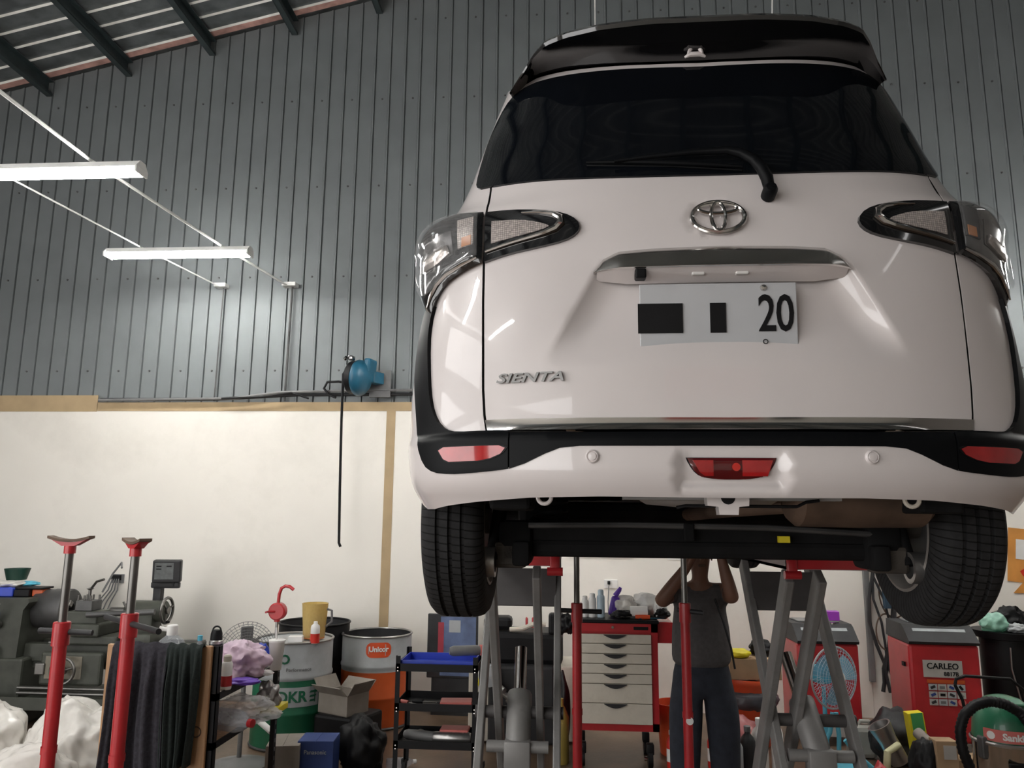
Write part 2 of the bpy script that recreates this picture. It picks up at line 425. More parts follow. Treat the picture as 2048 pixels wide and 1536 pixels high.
def spt(s, z, off=0., disp=None):
    h = .004
    def P(a, b):
        p = surf(a, b)
        if disp: p.y += disp(a, b)
        return p
    p = P(s, z); n = (P(s+h, z)-P(s-h, z)).cross(P(s, z+h)-P(s, z-h))
    n = n.normalized() if n.length > 1e-12 else Vector((0, -1, 0))
    return p+n*off, n
def inside(p, poly):
    c = False; n = len(poly); x, y = p
    for i in range(n):
        x1, y1 = poly[i]; x2, y2 = poly[(i+1) % n]
        if (y1 > y) != (y2 > y) and x < (x2-x1)*(y-y1)/(y2-y1)+x1: c = not c
    return c
def smooth_poly(poly, it=1, keep=60):
    """round the outline except at sharp corners"""
    for _ in range(it):
        n = len(poly); out = []
        for i in range(n):
            p0, p1, p2 = Vector(poly[i-1]), Vector(poly[i]), Vector(poly[(i+1) % n])
            a, b = (p1-p0), (p2-p1)
            if a.length < 1e-6 or b.length < 1e-6: continue
            if a.angle(b) > R(keep): out.append(tuple(p1)); continue
            out.append(tuple(p1-a*.25)); out.append(tuple(p1+b*.25))
        poly = out
    return poly
def panel(name, poly, m, parent, off=0., depth=.03, step=.022, disp=None, smooth=1, dome=0.):
    if smooth: poly = smooth_poly(poly, smooth)
    pts = []; n = len(poly)
    for i in range(n):
        a, b = Vector(poly[i]), Vector(poly[(i+1) % n]); k = max(1, int(math.ceil((b-a).length/step)))
        for j in range(k): pts.append(a+(b-a)*(j/k))
    nb = len(pts); lo = [min(p[i] for p in pts) for i in (0, 1)]; hi = [max(p[i] for p in pts) for i in (0, 1)]
    pl = [tuple(p) for p in pts]; grid = []
    gx = int((hi[0]-lo[0])/step)+1; gy = int((hi[1]-lo[1])/step)+1
    for j in range(1, gy+1):
        for i in range(0, gx+1):
            q = (lo[0]+step*(i+.5*(j % 2))-step*.2, lo[1]+step*.9*j)
            if q[1] < hi[1] and inside(q, pl):
                if min((q[0]-p[0])**2+(q[1]-p[1])**2 for p in pl) > (step*.45)**2: grid.append(Vector(q))
    V, E, Fc, *_ = delaunay_2d_cdt(pts+grid, [], [list(range(nb))], 1, 1e-6)
    # boundary edges
    ec = {}
    for f in Fc:
        for i in range(len(f)):
            k = (f[i], f[(i+1) % len(f)]); ec[tuple(sorted(k))] = ec.get(tuple(sorted(k)), 0)+1
    bnd = {v for e, c in ec.items() if c == 1 for v in e}
    bpts = [V[i] for i in bnd]
    co = []; no = []
    for i, v in enumerate(V):
        o_ = off
        if dome:
            dd = min((v[0]-p[0])**2+(v[1]-p[1])**2 for p in bpts)**.5; o_ += dome*(1-(1-min(1, dd/(dome*2.5)))**2)
        p, nn = spt(v[0], v[1], o_, disp); co.append(p); no.append(nn)
    faces = []
    for f in Fc:
        a, b, c = [co[i] for i in f[:3]]; nn = (b-a).cross(c-a)
        faces.append(tuple(f) if nn.dot(no[f[0]]) > 0 else tuple(reversed(f)))
    if dome:                       # recompute normals from faces for the domed skin
        acc = [Vector((0, 0, 0)) for _ in co]
        for f in faces:
            nn = (co[f[1]]-co[f[0]]).cross(co[f[2]]-co[f[0]])
            for i in f: acc[i] += nn
        no = [a.normalized() if a.length > 0 else b for a, b in zip(acc, no)]
    # rim
    nf = []
    for f in faces:
        for i in range(len(f)):
            a, b = f[i], f[(i+1) % len(f)]
            if ec[tuple(sorted((a, b)))] == 1:
                k = len(co); out = (co[b]-co[a]).cross(no[a]).normalized()
                for p, q in ((a, 0), (b, 0), (b, 1), (a, 1)):
                    co.append(co[p]-no[p]*depth*q if q else co[p].copy()); no.append(out)
                nf.append((k+1, k, k+3, k+2))
    me = bpy.data.meshes.new(name); me.from_pydata([tuple(c) for c in co], [], faces+nf)
    me.polygons.foreach_set('use_smooth', [True]*len(me.polygons))
    me.normals_split_custom_set_from_vertices([tuple(x) for x in no])
    me.materials.append(MT[m]); o = bpy.data.objects.new(name, me); COL.objects.link(o); o.parent = parent
    return o
def mir(poly): return [(-a, b) for a, b in poly][::-1]
def sym(half):
    """half outline from the left up to the centre line -> closed symmetric outline"""
    return half+[(-a, b) for a, b in half[::-1] if abs(a) > 1e-4]

defm('rust_dark', (.075, .065, .055), .65, metal=.3, var=.3, vscale=14)
car = thing('car', 'white minivan with black trim and tinted rear window raised on a scissor lift', 'car', (.362, 1.72, 1.33), R(-.7))
# dark inner body that shows in the seams
m = MB(); zs = [.40+.05*i for i in range(26)]; NS = 40
rows = []
for z in zs:
    L = _curve(z)[0][-1]; ss = [-L-3.3]+[-L*(1-2*i/NS) for i in range(NS+1)]+[L+3.3]
    rows.append([spt(s, z, -.058)[0] for s in ss])
nc = len(rows[0]); vs = [p for r in rows for p in r]
fs = [(j*nc+i, j*nc+i+1, (j+1)*nc+i+1, (j+1)*nc+i) for j in range(len(rows)-1) for i in range(nc-1)]
fs.append(tuple((len(rows)-1)*nc+i for i in range(nc)))
m.add(vs, fs, True); m.build('inner_body', 'seam', car)
SEAM = [(-.556, .524), (-.563, .562), (-.568, .624), (-.571, .724), (-.576, .854), (-.578, .963), (-.576, 1.097), (-.580, 1.19), (-.60, 1.28), (-.612, 1.40), (-.585, 1.50)]
gate = panel('tailgate', sym(SEAM+[(-.535, 1.568), (-.46, 1.590), (-.386, 1.586), (-.269, 1.575), (-.131, 1.564), (0, 1.560)]), 'paint_white', car, disp=disp_gate, step=.02, smooth=0)
arch = [(-1.27-.35*math.cos(a), .33+.35*math.sin(a)) for a in [R(180-35-i*11) for i in range(11)]]
QP = [(a[0]-.007, a[1]) for a in SEAM]
quart = QP+[(-.54, 1.575), (-.60, 1.625), (-.86, 1.63), (-.90, 1.40), (-.97, 1.21), (-1.86, 1.17), (-1.86, .30), (-1.62, .30), (-1.62, .36)]+[(-1.27-.35*math.cos(R(a)), .33+.35*math.sin(R(a))) for a in (10, 30, 50, 70, 90, 110, 130)]+[(-1.02, .575), (-.95, .529)]
fa = [(-3.855-.35*math.cos(R(a)), .33+.35*math.sin(R(a))) for a in (5, 25, 45, 65, 90, 115, 135, 155, 175)]
side = [(-1.866, 1.17), (-1.866, .30), (-3.45, .30)]+[(x, z) for x, z in fa[::-1]]+[(-4.25, .36), (-4.25, .85), (-3.6, 1.05), (-3.1, 1.14)]
sidewin = [(-1.0, 1.215), (-.93, 1.42), (-.90, 1.56), (-2.7, 1.58), (-3.35, 1.20)]
GL = [(-.59, 1.197), (-.632, 1.204), (-.650, 1.235), (-.648, 1.32), (-.63, 1.41), (-.595, 1.485), (-.552, 1.536), (-.482, 1.560), (-.385, 1.557), (-.27, 1.549), (-.133, 1.541), (0, 1.535)]
GB = [(0, 1.155), (-.15, 1.157), (-.278, 1.163), (-.462, 1.180), (-.56, 1.19)]
glass = panel('rear_window', GL+[(-a, b) for a, b in GL[-2::-1]]+[(-a, b) for a, b in GB[:0:-1]]+GB, 'tint_glass', car, off=.006, depth=.01, step=.03)
for g, tg in ((lambda p: p, 'left'), (mir, 'right')):
    panel('quarter_panel', g(quart), 'paint_white', car, step=.03, smooth=0)
    panel('side_panel', g(side), 'paint_white', car, step=.08, smooth=0)
    panel('side_window', g(sidewin), 'tint_glass', car, off=.004, step=.08, smooth=0)
for sx in (-1, 1): MB().tube([spt(sx*(-a[0]+.0035), a[1], -.0045, disp_gate if 0 else None)[0] for a in [(x_, z_) for x_, z_ in SEAM]], .0042, 8).build('seam_shade_line', 'gap_shade', car)  # black tube laid in the panel gap in place of its shade
# bumper: white lower part and the black moulding above it
SC = [(-.71, .431), (-.654, .426), (-.60, .427), (-.522, .432), (-.461, .443), (-.413, .465), (-.378, .478), (-.332, .482), (-.177, .481), (0, .481)]
BO = [(-.91, .40), (-.915, .50), (-.87, .55), (-.842, .60), (-.842, .70)]
bumper_half = [(-.84, .70), (-.806, .61), (-.779, .50), (-.748, .447)]+SC
lowB = [(0, .372), (-.288, .374), (-.451, .371), (-.581, .362), (-.679, .353), (-.745, .345), (-.80, .345), (-.86, .36), (-.91, .40), (-.915, .52), (-.87, .62)]
bp = bumper_half+[(-a, b) for a, b in bumper_half[-2::-1]]+[(-a, b) for a, b in lowB[:0:-1]]+lowB
bumper = panel('bumper', bp, 'paint_white', car, off=.006, step=.018, disp=disp_bump, smooth=0, depth=.03)
TRI = [(-.562, .522), (-.634, .522), (-.676, .532), (-.708, .558), (-.732, .605), (-.747, .685), (-.759, .763), (-.760, .82), (-.745, .865)]
TRO = [(-.785, .875), (-.822, .833), (-.842, .763), (-.838, .70), (-.806, .61), (-.779, .50), (-.748, .447), (-.71, .429), (-.654, .424), (-.60, .425), (-.522, .430), (-.499, .433)]
for g in (lambda p: p, mir):
    panel('corner_moulding', g(TRI[::-1]+[(-.499, .512)]+TRO[::-1]) if 0 else g([(-.499, .512)]+TRI+TRO), 'black_plastic', car, off=.010, depth=.03, step=.016)
cm = [(-.496, .433)]+SC[4:]
topm = [(-.496, .511), (-.3, .508), (0, .508)]
panel('centre_moulding', cm+[(-a, b) for a, b in cm[-2::-1]]+[(-a, b) for a, b in topm[:-1]]+topm[::-1], 'black_plastic', car, off=.009, depth=.03, step=.016, smooth=0)
# chrome strip along the tailgate foot
panel('chrome_strip', [(-.562, .549), (-.3, .547), (0, .545), (.3, .547), (.562, .549), (.555, .524), (.3, .5165), (0, .5145), (-.3, .5165), (-.555, .524)], 'chrome', car, off=.006, depth=.008, smooth=0)
# corner reflectors
RF = [(-.688, .480), (-.672, .487), (-.52, .486), (-.505, .480), (-.516, .467), (-.542, .457), (-.574, .452), (-.655, .452), (-.672, .459)]
for g in (lambda p: p, mir):
    o = panel('rear_reflector', g([(a*1.0+(.596+a)*.06, b+(b-.47)*.14) for a, b in RF]), 'black', car, off=.012, step=.02)
    panel('reflector_lens', g(RF), 'red_lens', o, off=.0135, step=.012, smooth=0)
# centre fog lamp
FG = [(-.097, .455), (.097, .455), (.083, .430), (.066, .417), (.03, .412), (-.03, .412), (-.066, .417), (-.083, .430)]
fog = panel('fog_lamp', [(a*1.03, b+(b-.435)*.06) for a, b in FG], 'black', car, off=.008, disp=disp_bump, step=.012)
panel('lamp_lens', FG, 'red_lens_dark', fog, off=.012, disp=disp_bump, step=.012, dome=.003, smooth=0)
for a0, a1 in ((-.085, -.04), (.022, .088)): panel('lens_segment', [(a0, .450), (a1, .450), (a1-.012*(a1 > .05), .419), (a0+.02*(a0 < -.05), .419)], 'red_lens', fog, off=.0165, disp=disp_bump, step=.012)
MB().lathe([(.0, .003), (.007, .002), (.009, -.003)], 16, spt(.008, .436, .018, disp_bump)[0], 'y').build('bulb', 'red_bright', fog)
for s in (-.304, .300):
    p, n = spt(s, .458, .006); rz = math.atan2(n.x, -n.y)
    sn = MB().lathe([(.0155, -.002), (.0155, .003), (.0125, .006), (.010, .003), (.0085, .004), (.0085, .007), (0, .0075)], 22, (0, 0, 0), rot=(R(90), 0, 0)).build('parking_sensor', 'paint_white', car, p, (0, 0, rz))
# tail lamps -----------------------------------------------------------------
LO = [(-.576, 1.094), (-.53, 1.090), (-.47, 1.084), (-.392, 1.070), (-.348, 1.052), (-.327, 1.027), (-.335, 1.003), (-.366, .986), (-.429, .975), (-.508, .966), (-.576, .953)]
LQ = [(-.581, .952), (-.639, .937), (-.70, .913), (-.735, .882), (-.752, .845), (-.79, .862), (-.83, .90), (-.87, .96), (-.90, 1.02), (-.895, 1.06), (-.85, 1.095), (-.78, 1.112), (-.70, 1.112), (-.64, 1.104), (-.581, 1.094)]
WI = [(-.556, 1.062), (-.50, 1.057), (-.456, 1.050), (-.411, 1.034), (-.404, 1.028), (-.423, 1.020), (-.482, 1.010), (-.556, 1.000)]
def grid_mat():
    m = mat('reflector_grid', (.50, .44, .41), .3, metal=.15, var=.3, vscale=70); nt = m.node_tree; b = nt.nodes['Principled BSDF']
    br = nt.nodes.new('ShaderNodeTexBrick'); br.offset = 0; br.inputs['Scale'].default_value = 90; br.inputs['Mortar Size'].default_value = .03; br.inputs['Brick Width'].default_value = .5; br.inputs['Row Height'].default_value = .5
    br.inputs['Color1'].default_value = (.62, .55, .51, 1); br.inputs['Color2'].default_value = (.42, .37, .35, 1); br.inputs['Mortar'].default_value = (.07, .06, .06, 1)
    tc = nt.nodes.new('ShaderNodeTexCoord'); cx = nt.nodes.new('ShaderNodeSeparateXYZ'); cb = nt.nodes.new('ShaderNodeCombineXYZ')
    nt.links.new(tc.outputs['Object'], cx.inputs[0]); nt.links.new(cx.outputs[0], cb.inputs[0]); nt.links.new(cx.outputs[2], cb.inputs[1]); nt.links.new(cb.outputs[0], br.inputs['Vector'])
    nt.links.new(br.outputs['Color'], b.inputs['Base Color'])
    bp = nt.nodes.new('ShaderNodeBump'); bp.inputs['Strength'].default_value = .6; bp.inputs['Distance'].default_value = .004
    nt.links.new(br.outputs['Fac'], bp.inputs['Height']); bp.invert = True; nt.links.new(bp.outputs[0], b.inputs['Normal'])
    return m
MT['reflector_grid'] = grid_mat()
for g, sg in ((lambda p: p, -1), (mir, 1)):
    lp = panel('tail_lamp', g(LO), 'black_gloss', car, off=.010, depth=.02, step=.012)
    panel('reflector_window', g(WI), 'reflector_grid', lp, off=.012, step=.012)
    vb = [(-.570, .979), (-.53, .987), (-.495, .994), (-.45, 1.002), (-.417, 1.009), (-.388, 1.020), (-.374, 1.034), (-.376, 1.048), (-.395, 1.061), (-.43, 1.069), (-.475, 1.073)]
    MB().tube([spt(-sg*a if 0 else (a if sg < 0 else -a), b, .013)[0] for a, b in vb], [.0045, .005, .0055, .006, .007, .009, .010, .009, .0065, .004, .002], 8).build('chrome_bar', 'chrome', lp)
    lq = panel('tail_lamp_wing', g(LQ), 'black_gloss', car, off=.012, depth=.03, step=.014, dome=.012)
    panel('lamp_bowl', g([(-.66, .985), (-.70, .972), (-.76, .955), (-.80, .97), (-.80, 1.03), (-.74, 1.05), (-.67, 1.055)]), 'chrome_dark', lq, off=.0255, step=.012)
    panel('bowl_reflector', g([(-.67, .990), (-.72, .965), (-.775, .965), (-.79, 1.0), (-.74, 1.012), (-.68, 1.018)]), 'reflector', lq, off=.029, step=.010, dome=.004)
    panel('turn_signal', g([(-.60, 1.0), (-.645, .995), (-.65, 1.075), (-.60, 1.075)]), 'reflector_grid' if sg < 0 else 'dark_grey', lq, off=.0265, step=.012)
    panel('amber_bulb', g([(-.605, 1.0), (-.633, .998), (-.633, 1.026), (-.605, 1.028)]), 'amber', lq, off=.028, step=.012)
    MB().tube([spt((a if sg < 0 else -a), b, .022)[0] for a, b in [(-.590, .963), (-.635, .951), (-.685, .935), (-.72, .915), (-.745, .885), (-.758, .86)]], [.003, .005, .006, .0055, .004, .002], 8).build('chrome_bar', 'chrome', lq)
    panel('clear_lens', g([(-.587, 1.085), (-.585, .965), (-.64, .948), (-.70, .925), (-.74, .89), (-.80, .90), (-.85, .97), (-.87, 1.03), (-.82, 1.085), (-.72, 1.10)]), 'lens', lq, off=.031, depth=.004, step=.016, dome=.006)
# plate garnish, plate, emblem, lettering, wiper --------------------------------
GT = [(-.298, .900), (-.276, .931), (-.24, .949), (-.163, .954), (0, .957), (.163, .954), (.24, .949), (.276, .931), (.298, .900)]
m = MB(); vs = []; fs = []; NG = 48; ring = 7
def gt(x):
    for (a, b), (c, d) in zip(GT[:-1], GT[1:]):
        if a <= x <= c: return b+(d-b)*(x-a)/(c-a)
    return .9
for i in range(NG+1):
    x = -.300+.600*i/NG; xx = max(-.298, min(.298, x)); zt = gt(xx); zb = .896; e = min(1, (.302-abs(x))/.06); pr = .004+.034*e**.6
    h = zt-zb
    prof = [(zt, .003), (zt-.06*h, .35*pr), (zt-.35*h, .80*pr), (zt-.75*h, pr), (zb+.03*h, pr*1.02), (zb, pr*.96), (zb+.002, -.01)]
    for z_, o_ in prof:
        p = surf(xx, z_); vs.append(Vector((p.x, p.y-o_, z_)))
for i in range(NG):
    for j in range(ring-1): fs.append((i*ring+j, (i+1)*ring+j, (i+1)*ring+j+1, i*ring+j+1))
m.add(vs, fs, True); garn = m.build('plate_garnish', 'chrome_soft', car, angle=50)
m = MB(); u = []
for i in range(25):
    x = -.29+.58*i/24; p = surf(x, .895); q = surf(x, .868); k = 1-abs(x)/.32
    u += [Vector((p.x, p.y-.030*min(1, k*4), .897)), Vector((q.x, q.y+.02, .872+.015*(1-min(1, k*3))))]
m.add(u, [(2*i, 2*i+1, 2*i+3, 2*i+2) for i in range(24)], True); m.build('garnish_underside', 'paint_white', car)
for x in (-.055, .045): MB().box((x, .028, .888), (.03, .014, .012), bev=.003).build('plate_lamp', 'white_plastic', car)
MB().box((-.189, .022, .884), (.026, .03, .024), bev=.004).build('reversing_camera', 'black', car)
pl = MB().box((-.012, .036, .789), (.358, .004, .148), rot=(R(3), 0, 0), bev=.0018).build('licence_plate', 'drum_white', car)
pl.data.materials[0] = mat('plate_white', (.55, .56, .58), .4, var=.05)
rx = R(90+3)
for bx in (((-.144), .103), ((-.012), .036)): MB().box((bx[0], .0330, .781), (bx[1], .003, .070), rot=(R(3), 0, 0)).build('obscured_character', 'black', pl)
text('plate_digits', '20', .122, 'black', pl, (.119, .0330, .786), (rx, 0, 0), extr=.0012, bold=.0012, spacing=.95).scale = (.70, 1.0, 1)
MB().torus((0, 0, 0), 1, .0022, 40, 6, (R(90), 0, 0)).build('rim', 'white_plastic', pl) if 0 else None
for x, z in ((.093, .851),): MB().lathe([(.0085, 0), (.0085, .003), (.006, .007), (0, .008)], 14, (x, .0335, z), rot=(R(93), 0, 0)).build('plate_screw', 'chrome', pl)
MB().torus((.093, .0345, .724), .005, .0012, 16, 5, (R(93), 0, 0)).build('plate_hole', 'dark_grey', pl)
em_p, em_n = spt(0, 1.032, .006); tilt = math.atan2(em_n.z, -em_n.y)
em = MB().torus((0, 0, 0), 1, .0062, 48, 8, (0, 0, 0), .062, .041).build('emblem', 'chrome', car, em_p, (R(90)-tilt, 0, 0))
for v in em.data.vertices: pass
MB().torus((0, 0, 0), 1, .0048, 40, 8, (0, 0, 0), .0165, .038).build('emblem_loop', 'chrome', em, (0, 0, .003))
MB().torus((0, 0, 0), 1, .0046, 40, 8, (0, 0, 0), .045, .013).build('emblem_loop', 'chrome', em, (0, .022, .002))
lp_, ln_ = spt(-.452, .646, .004); rz = math.atan2(ln_.x, -ln_.y)
t = text('badge_lettering', 'SIENTA', .031, 'badge_chrome', car, lp_, (R(90), 0, rz), extr=.003, shear=.28, bold=.0006, spacing=1.02); t.scale = (1.62, 1, 1)
wb = [(.122, 1.092, .022), (.115, 1.115, .036), (.104, 1.139, .042), (.088, 1.165, .042), (.062, 1.188, .040), (.03, 1.199, .038), (-.053, 1.204, .030), (-.15, 1.200, .026), (-.24, 1.194, .024)]
wp = [spt(a, b, c)[0] for a, b, c in wb]
wiper = MB().tube(wp, [.013, .015, .014, .0125, .0115, .010, .008, .006, .004], 10).build('wiper_arm', 'black_plastic', car)
MB().lathe([(.017, 0), (.017, .03), (.012, .04), (0, .042)], 16, (0, 0, 0), rot=(R(78), 0, 0)).build('pivot_cap', 'black_plastic', wiper, spt(.122, 1.088, .004)[0])
m = MB(); m.tube([spt(a, b, .016)[0] for a, b in [(-.31, 1.206), (-.2, 1.196), (-.1, 1.186), (0, 1.176), (.068, 1.168)]], [.003, .006, .007, .006, .003], 8)
m.tube([spt(a, b, .008)[0] for a, b in [(-.31, 1.203), (-.1, 1.182), (.068, 1.163)]], .003, 6); m.build('wiper_blade', 'black_plastic', wiper)
# roof spoiler -----------------------------------------------------------------
TE = [(0, .118, 1.597), (.142, .122, 1.600), (.272, .135, 1.598), (.365, .158, 1.594), (.420, .190, 1.594), (.455, .235, 1.588), (.487, .28, 1.568), (.528, .325, 1.535)]
AT = [(0, 1.566), (.13, 1.570), (.27, 1.581), (.38, 1.592), (.45, 1.595), (.49, 1.59), (.525, 1.578), (.552, 1.555)]
und = []; NN_ = 24
def lerp_list(L, t):
    f_ = t*(len(L)-1); i = min(int(f_), len(L)-2); q = f_-i; return [a+(b-a)*q for a, b in zip(L[i], L[i+1])]
cols = []
for i in range(-NN_, NN_+1):
    t = abs(i)/NN_; g = 1 if i >= 0 else -1
    e = lerp_list(TE, t); a_ = lerp_list(AT, t); A = spt(a_[0], a_[1], .004)[0]; T_ = Vector((e[0], e[1], e[2]))
    mid = (A+T_)/2+Vector((0, .015, .006))
    th = .016*(1-t**4)+.004
    top = T_+Vector((0, .003, th)); rf = Vector((e[0]*.93, .55, e[2]+.035)); mid2 = top*.7+rf*.3+Vector((0, 0, -.004))
    row = [A, A*.5+mid*.5+Vector((0, .004, .002)), mid, mid*.4+T_*.6, T_, T_+Vector((0, -.004, th*.5)), top, mid2, rf]
    cols.append([Vector((g*p.x, p.y, p.z)) for p in row])
n_ = len(cols[0]); m = MB(); vs = [p for c in cols for p in c]
fs = [(i*n_+j, (i+1)*n_+j, (i+1)*n_+j+1, i*n_+j+1) for i in range(len(cols)-1) for j in range(5)]
m.add(vs, fs, True); spoil = m.build('roof_spoiler', 'black_gloss', car, angle=50)
m = MB(); fs = [(i*n_+j, (i+1)*n_+j, (i+1)*n_+j+1, i*n_+j+1) for i in range(len(cols)-1) for j in range(5, n_-1)]
m.add(vs, fs, True); m.build('spoiler_top', 'black_gloss', spoil, angle=50)
m = MB(); m.tube([Vector((-.012+.017*math.cos(a), .218, 1.570+.022*math.sin(a))) for a in [PI*i/10 for i in range(11)]], .0055, 8); m.tube([(-.040, .224, 1.565), (-.026, .220, 1.571), (.002, .220, 1.571), (.016, .224, 1.565)], [.003, .007, .007, .003], 8)
m.build('washer_loop', 'paint_white', car)
m = MB(); vs = []
for j in range(9):
    for i in range(13):
        x = -.56+1.12*i/12; y = .5+2.5*j/8; vs.append((x, y, 1.60+.085*(1-(x/.56)**2)**.5 if abs(x) < .56 else 1.60))
m.add(vs, [(j*13+i, j*13+i+1, (j+1)*13+i+1, (j+1)*13+i) for j in range(8) for i in range(12)], True); m.build('roof', 'paint_white', car)
MB().add([(-.56, 3.0, 1.60), (.56, 3.0, 1.60), (.66, 3.75, 1.10), (-.66, 3.75, 1.10)], [(0, 1, 2, 3)]).build('windscreen', 'tint_glass', car)
m = MB(); m.prism([(3.74, 1.10), (3.74, .45), (4.22, .40), (4.30, .55), (4.26, .85), (4.05, 1.0)], -.70, .70, 'x'); m.build('bonnet', 'paint_white', car)
# underside ---------------------------------------------------------------------
m = MB(); m.box((0, 2.1, .43), (1.36, 3.3, .05)); m.box((0, .30, .43), (1.0, .35, .04)); m.build('floor_pan', 'underbody', car)
m = MB(); m.lathe([(.0, .352), (.12, .353), (.24, .360), (.285, .378), (.30, .42)], 40, (0, .34, 0), cap=False)
for v in m.v: v.x *= .66; v.y = .34+(v.y-.34)*.72
m.box((.02, .15, .372), (.50, .05, .012)); m.build('spare_wheel_well', 'white_plastic', car).data.materials[0] = mat('primer', (.34, .33, .32), .5, var=.1)
m = MB(); m.prism([(-.048, .385), (.048, .385), (.046, .352), (.024, .350), (.022, .332), (-.020, .332), (-.022, .350), (-.046, .352)], .06, .10); tow = m.build('tow_bracket', 'paint_white', car)
MB().lathe([(.016, 0), (.016, .004), (0, .004)], 18, (.0, .059, .371), 'y').build('bracket_hole', 'black', tow)
m = MB(); m.tube([(-.11, .10, .348), (-.09, .095, .352), (.16, .095, .352), (.18, .095, .362), (.21, .095, .366)], .004, 6); m.build('wiring_loom', 'black', car)
for sx in (-1, 1): MB().torus((sx*.415, .10, .370), .016, .005, 20, 8, (R(90), 0, 0)).build('tie_down_ring', 'paint_white' if sx < 0 else 'cream', car)
m = MB(); m.lathe([(0, -.17), (.05, -.168), (.066, -.15), (.068, 0), (.066, .15), (.05, .168), (0, .17)], 24, (.375, .34, .372), 'x')
for v in m.v: v.y = .34+(v.y-.34)*1.5
m.build('exhaust_muffler', 'rust', car)
m = MB(); m.tube([(.22, .42, .36), (.10, .55, .35), (.05, .9, .34), (.05, 2.2, .33)], .022, 10); m.build('exhaust_pipe', 'rust', car)
m = MB(); m.box((0, 1.55, .335), (1.1, 1.0, .09), bev=.03); m.build('fuel_tank', 'underbody', car)
ax = MB(); ax.box((0, .62, .235), (1.06, .10, .05), bev=.015); ax.box((0, .585, .268), (1.04, .012, .05)); axle = ax.build('axle_beam', 'underbody', car)
MB().tube([(-.48, .56, .300), (-.2, .555, .304), (.2, .555, .300), (.5, .56, .285)], .009, 8).build('stabiliser_bar', 'steel_dark', axle)
MB().box((.245, .555, .268), (.03, .02, .018)).build('paint_tag', 'yellow', axle)
MB().box((-.02, .555, .285), (.03, .03, .05), bev=.004).build('bar_clamp', 'underbody', axle)
for sx in (-1, 1):
    m = MB(); m.tube([(sx*.50, .60, .25), (sx*.49, .85, .27), (sx*.46, 1.15, .32)], [.05, .04, .035], 10); m.box((sx*.52, .62, .25), (.10, .14, .13), bev=.02); m.box((sx*.50, .55, .22), (.05, .06, .07), bev=.01); m.build('trailing_arm', 'underbody', car)
    m = MB(); m.tube([(sx*.42+.05*math.cos(a), .72+.05*math.sin(a), .29+a*.0045) for a in [i*.4 for i in range(80)]], .007, 6); m.build('coil_spring', 'underbody', car)
    m = MB(); m.tube([(sx*.585, .56, .20), (sx*.57, .60, .33), (sx*.56, .63, .46)], [.020, .022, .012], 12); m.build('damper', 'underbody', car)
    m = MB(); m.box((sx*.535, .585, .215), (.10, .07, .075), bev=.012); m.build('hub_carrier', 'rust_dark', car)
    MB().lathe([(.030, -.028), (.043, -.028), (.043, .03), (.030, .03), (.030, -.028)], 24, (sx*.605, .545, .195), 'x', cap=False).build('spindle_tube', 'steel', car)
    MB().lathe([(.0, 0), (.031, 0)], 24, (sx*.61, .545, .195), 'x', cap=False).build('tube_bore', 'black', car)
    m = MB(); m.box((sx*.475, .10, .395), (.035, .03, .06), bev=.006); m.box((sx*.50, .25, .36), (.10, .22, .04), bev=.01); m.build('bumper_bracket', 'underbody', car)
# wheels ------------------------------------------------------------------------
def tread_mat():
    m = mat('tread', (.022, .022, .023), .8, spec=.3, var=.25, vscale=40); nt = m.node_tree; b = nt.nodes['Principled BSDF']
    tc = nt.nodes.new('ShaderNodeTexCoord'); sp = nt.nodes.new('ShaderNodeSeparateXYZ'); nt.links.new(tc.outputs['Object'], sp.inputs[0])
    an = nt.nodes.new('ShaderNodeMath'); an.operation = 'ARCTAN2'; nt.links.new(sp.outputs[1], an.inputs[0]); nt.links.new(sp.outputs[2], an.inputs[1])
    ml = nt.nodes.new('ShaderNodeMath'); ml.operation = 'MULTIPLY'; ml.inputs[1].default_value = 84; nt.links.new(an.outputs[0], ml.inputs[0])
    xs = nt.nodes.new('ShaderNodeMath'); xs.operation = 'MULTIPLY'; xs.inputs[1].default_value = 34; nt.links.new(sp.outputs[0], xs.inputs[0])
    ad = nt.nodes.new('ShaderNodeMath'); nt.links.new(ml.outputs[0], ad.inputs[0]); nt.links.new(xs.outputs[0], ad.inputs[1])
    sn = nt.nodes.new('ShaderNodeMath'); sn.operation = 'SINE'; nt.links.new(ad.outputs[0], sn.inputs[0])
    gt_ = nt.nodes.new('ShaderNodeMath'); gt_.operation = 'GREATER_THAN'; gt_.inputs[1].default_value = -.86; nt.links.new(sn.outputs[0], gt_.inputs[0])  # mask also darkens the sipes, their shade put into the base colour
    bp = nt.nodes.new('ShaderNodeBump'); bp.inputs['Strength'].default_value = 1; bp.inputs['Distance'].default_value = .012; mx = nt.nodes.new('ShaderNodeMix'); mx.data_type = 'RGBA'; mx.inputs['A'].default_value = (.003, .003, .003, 1); nt.links.new(gt_.outputs[0], mx.inputs['Factor']); nt.links.new(b.inputs['Base Color'].links[0].from_socket, mx.inputs['B']); nt.links.new(mx.outputs['Result'], b.inputs['Base Color']); nt.links.new(gt_.outputs[0], bp.inputs['Height']); nt.links.new(bp.outputs[0], b.inputs['Normal'])
    return m
MT['tread'] = tread_mat()
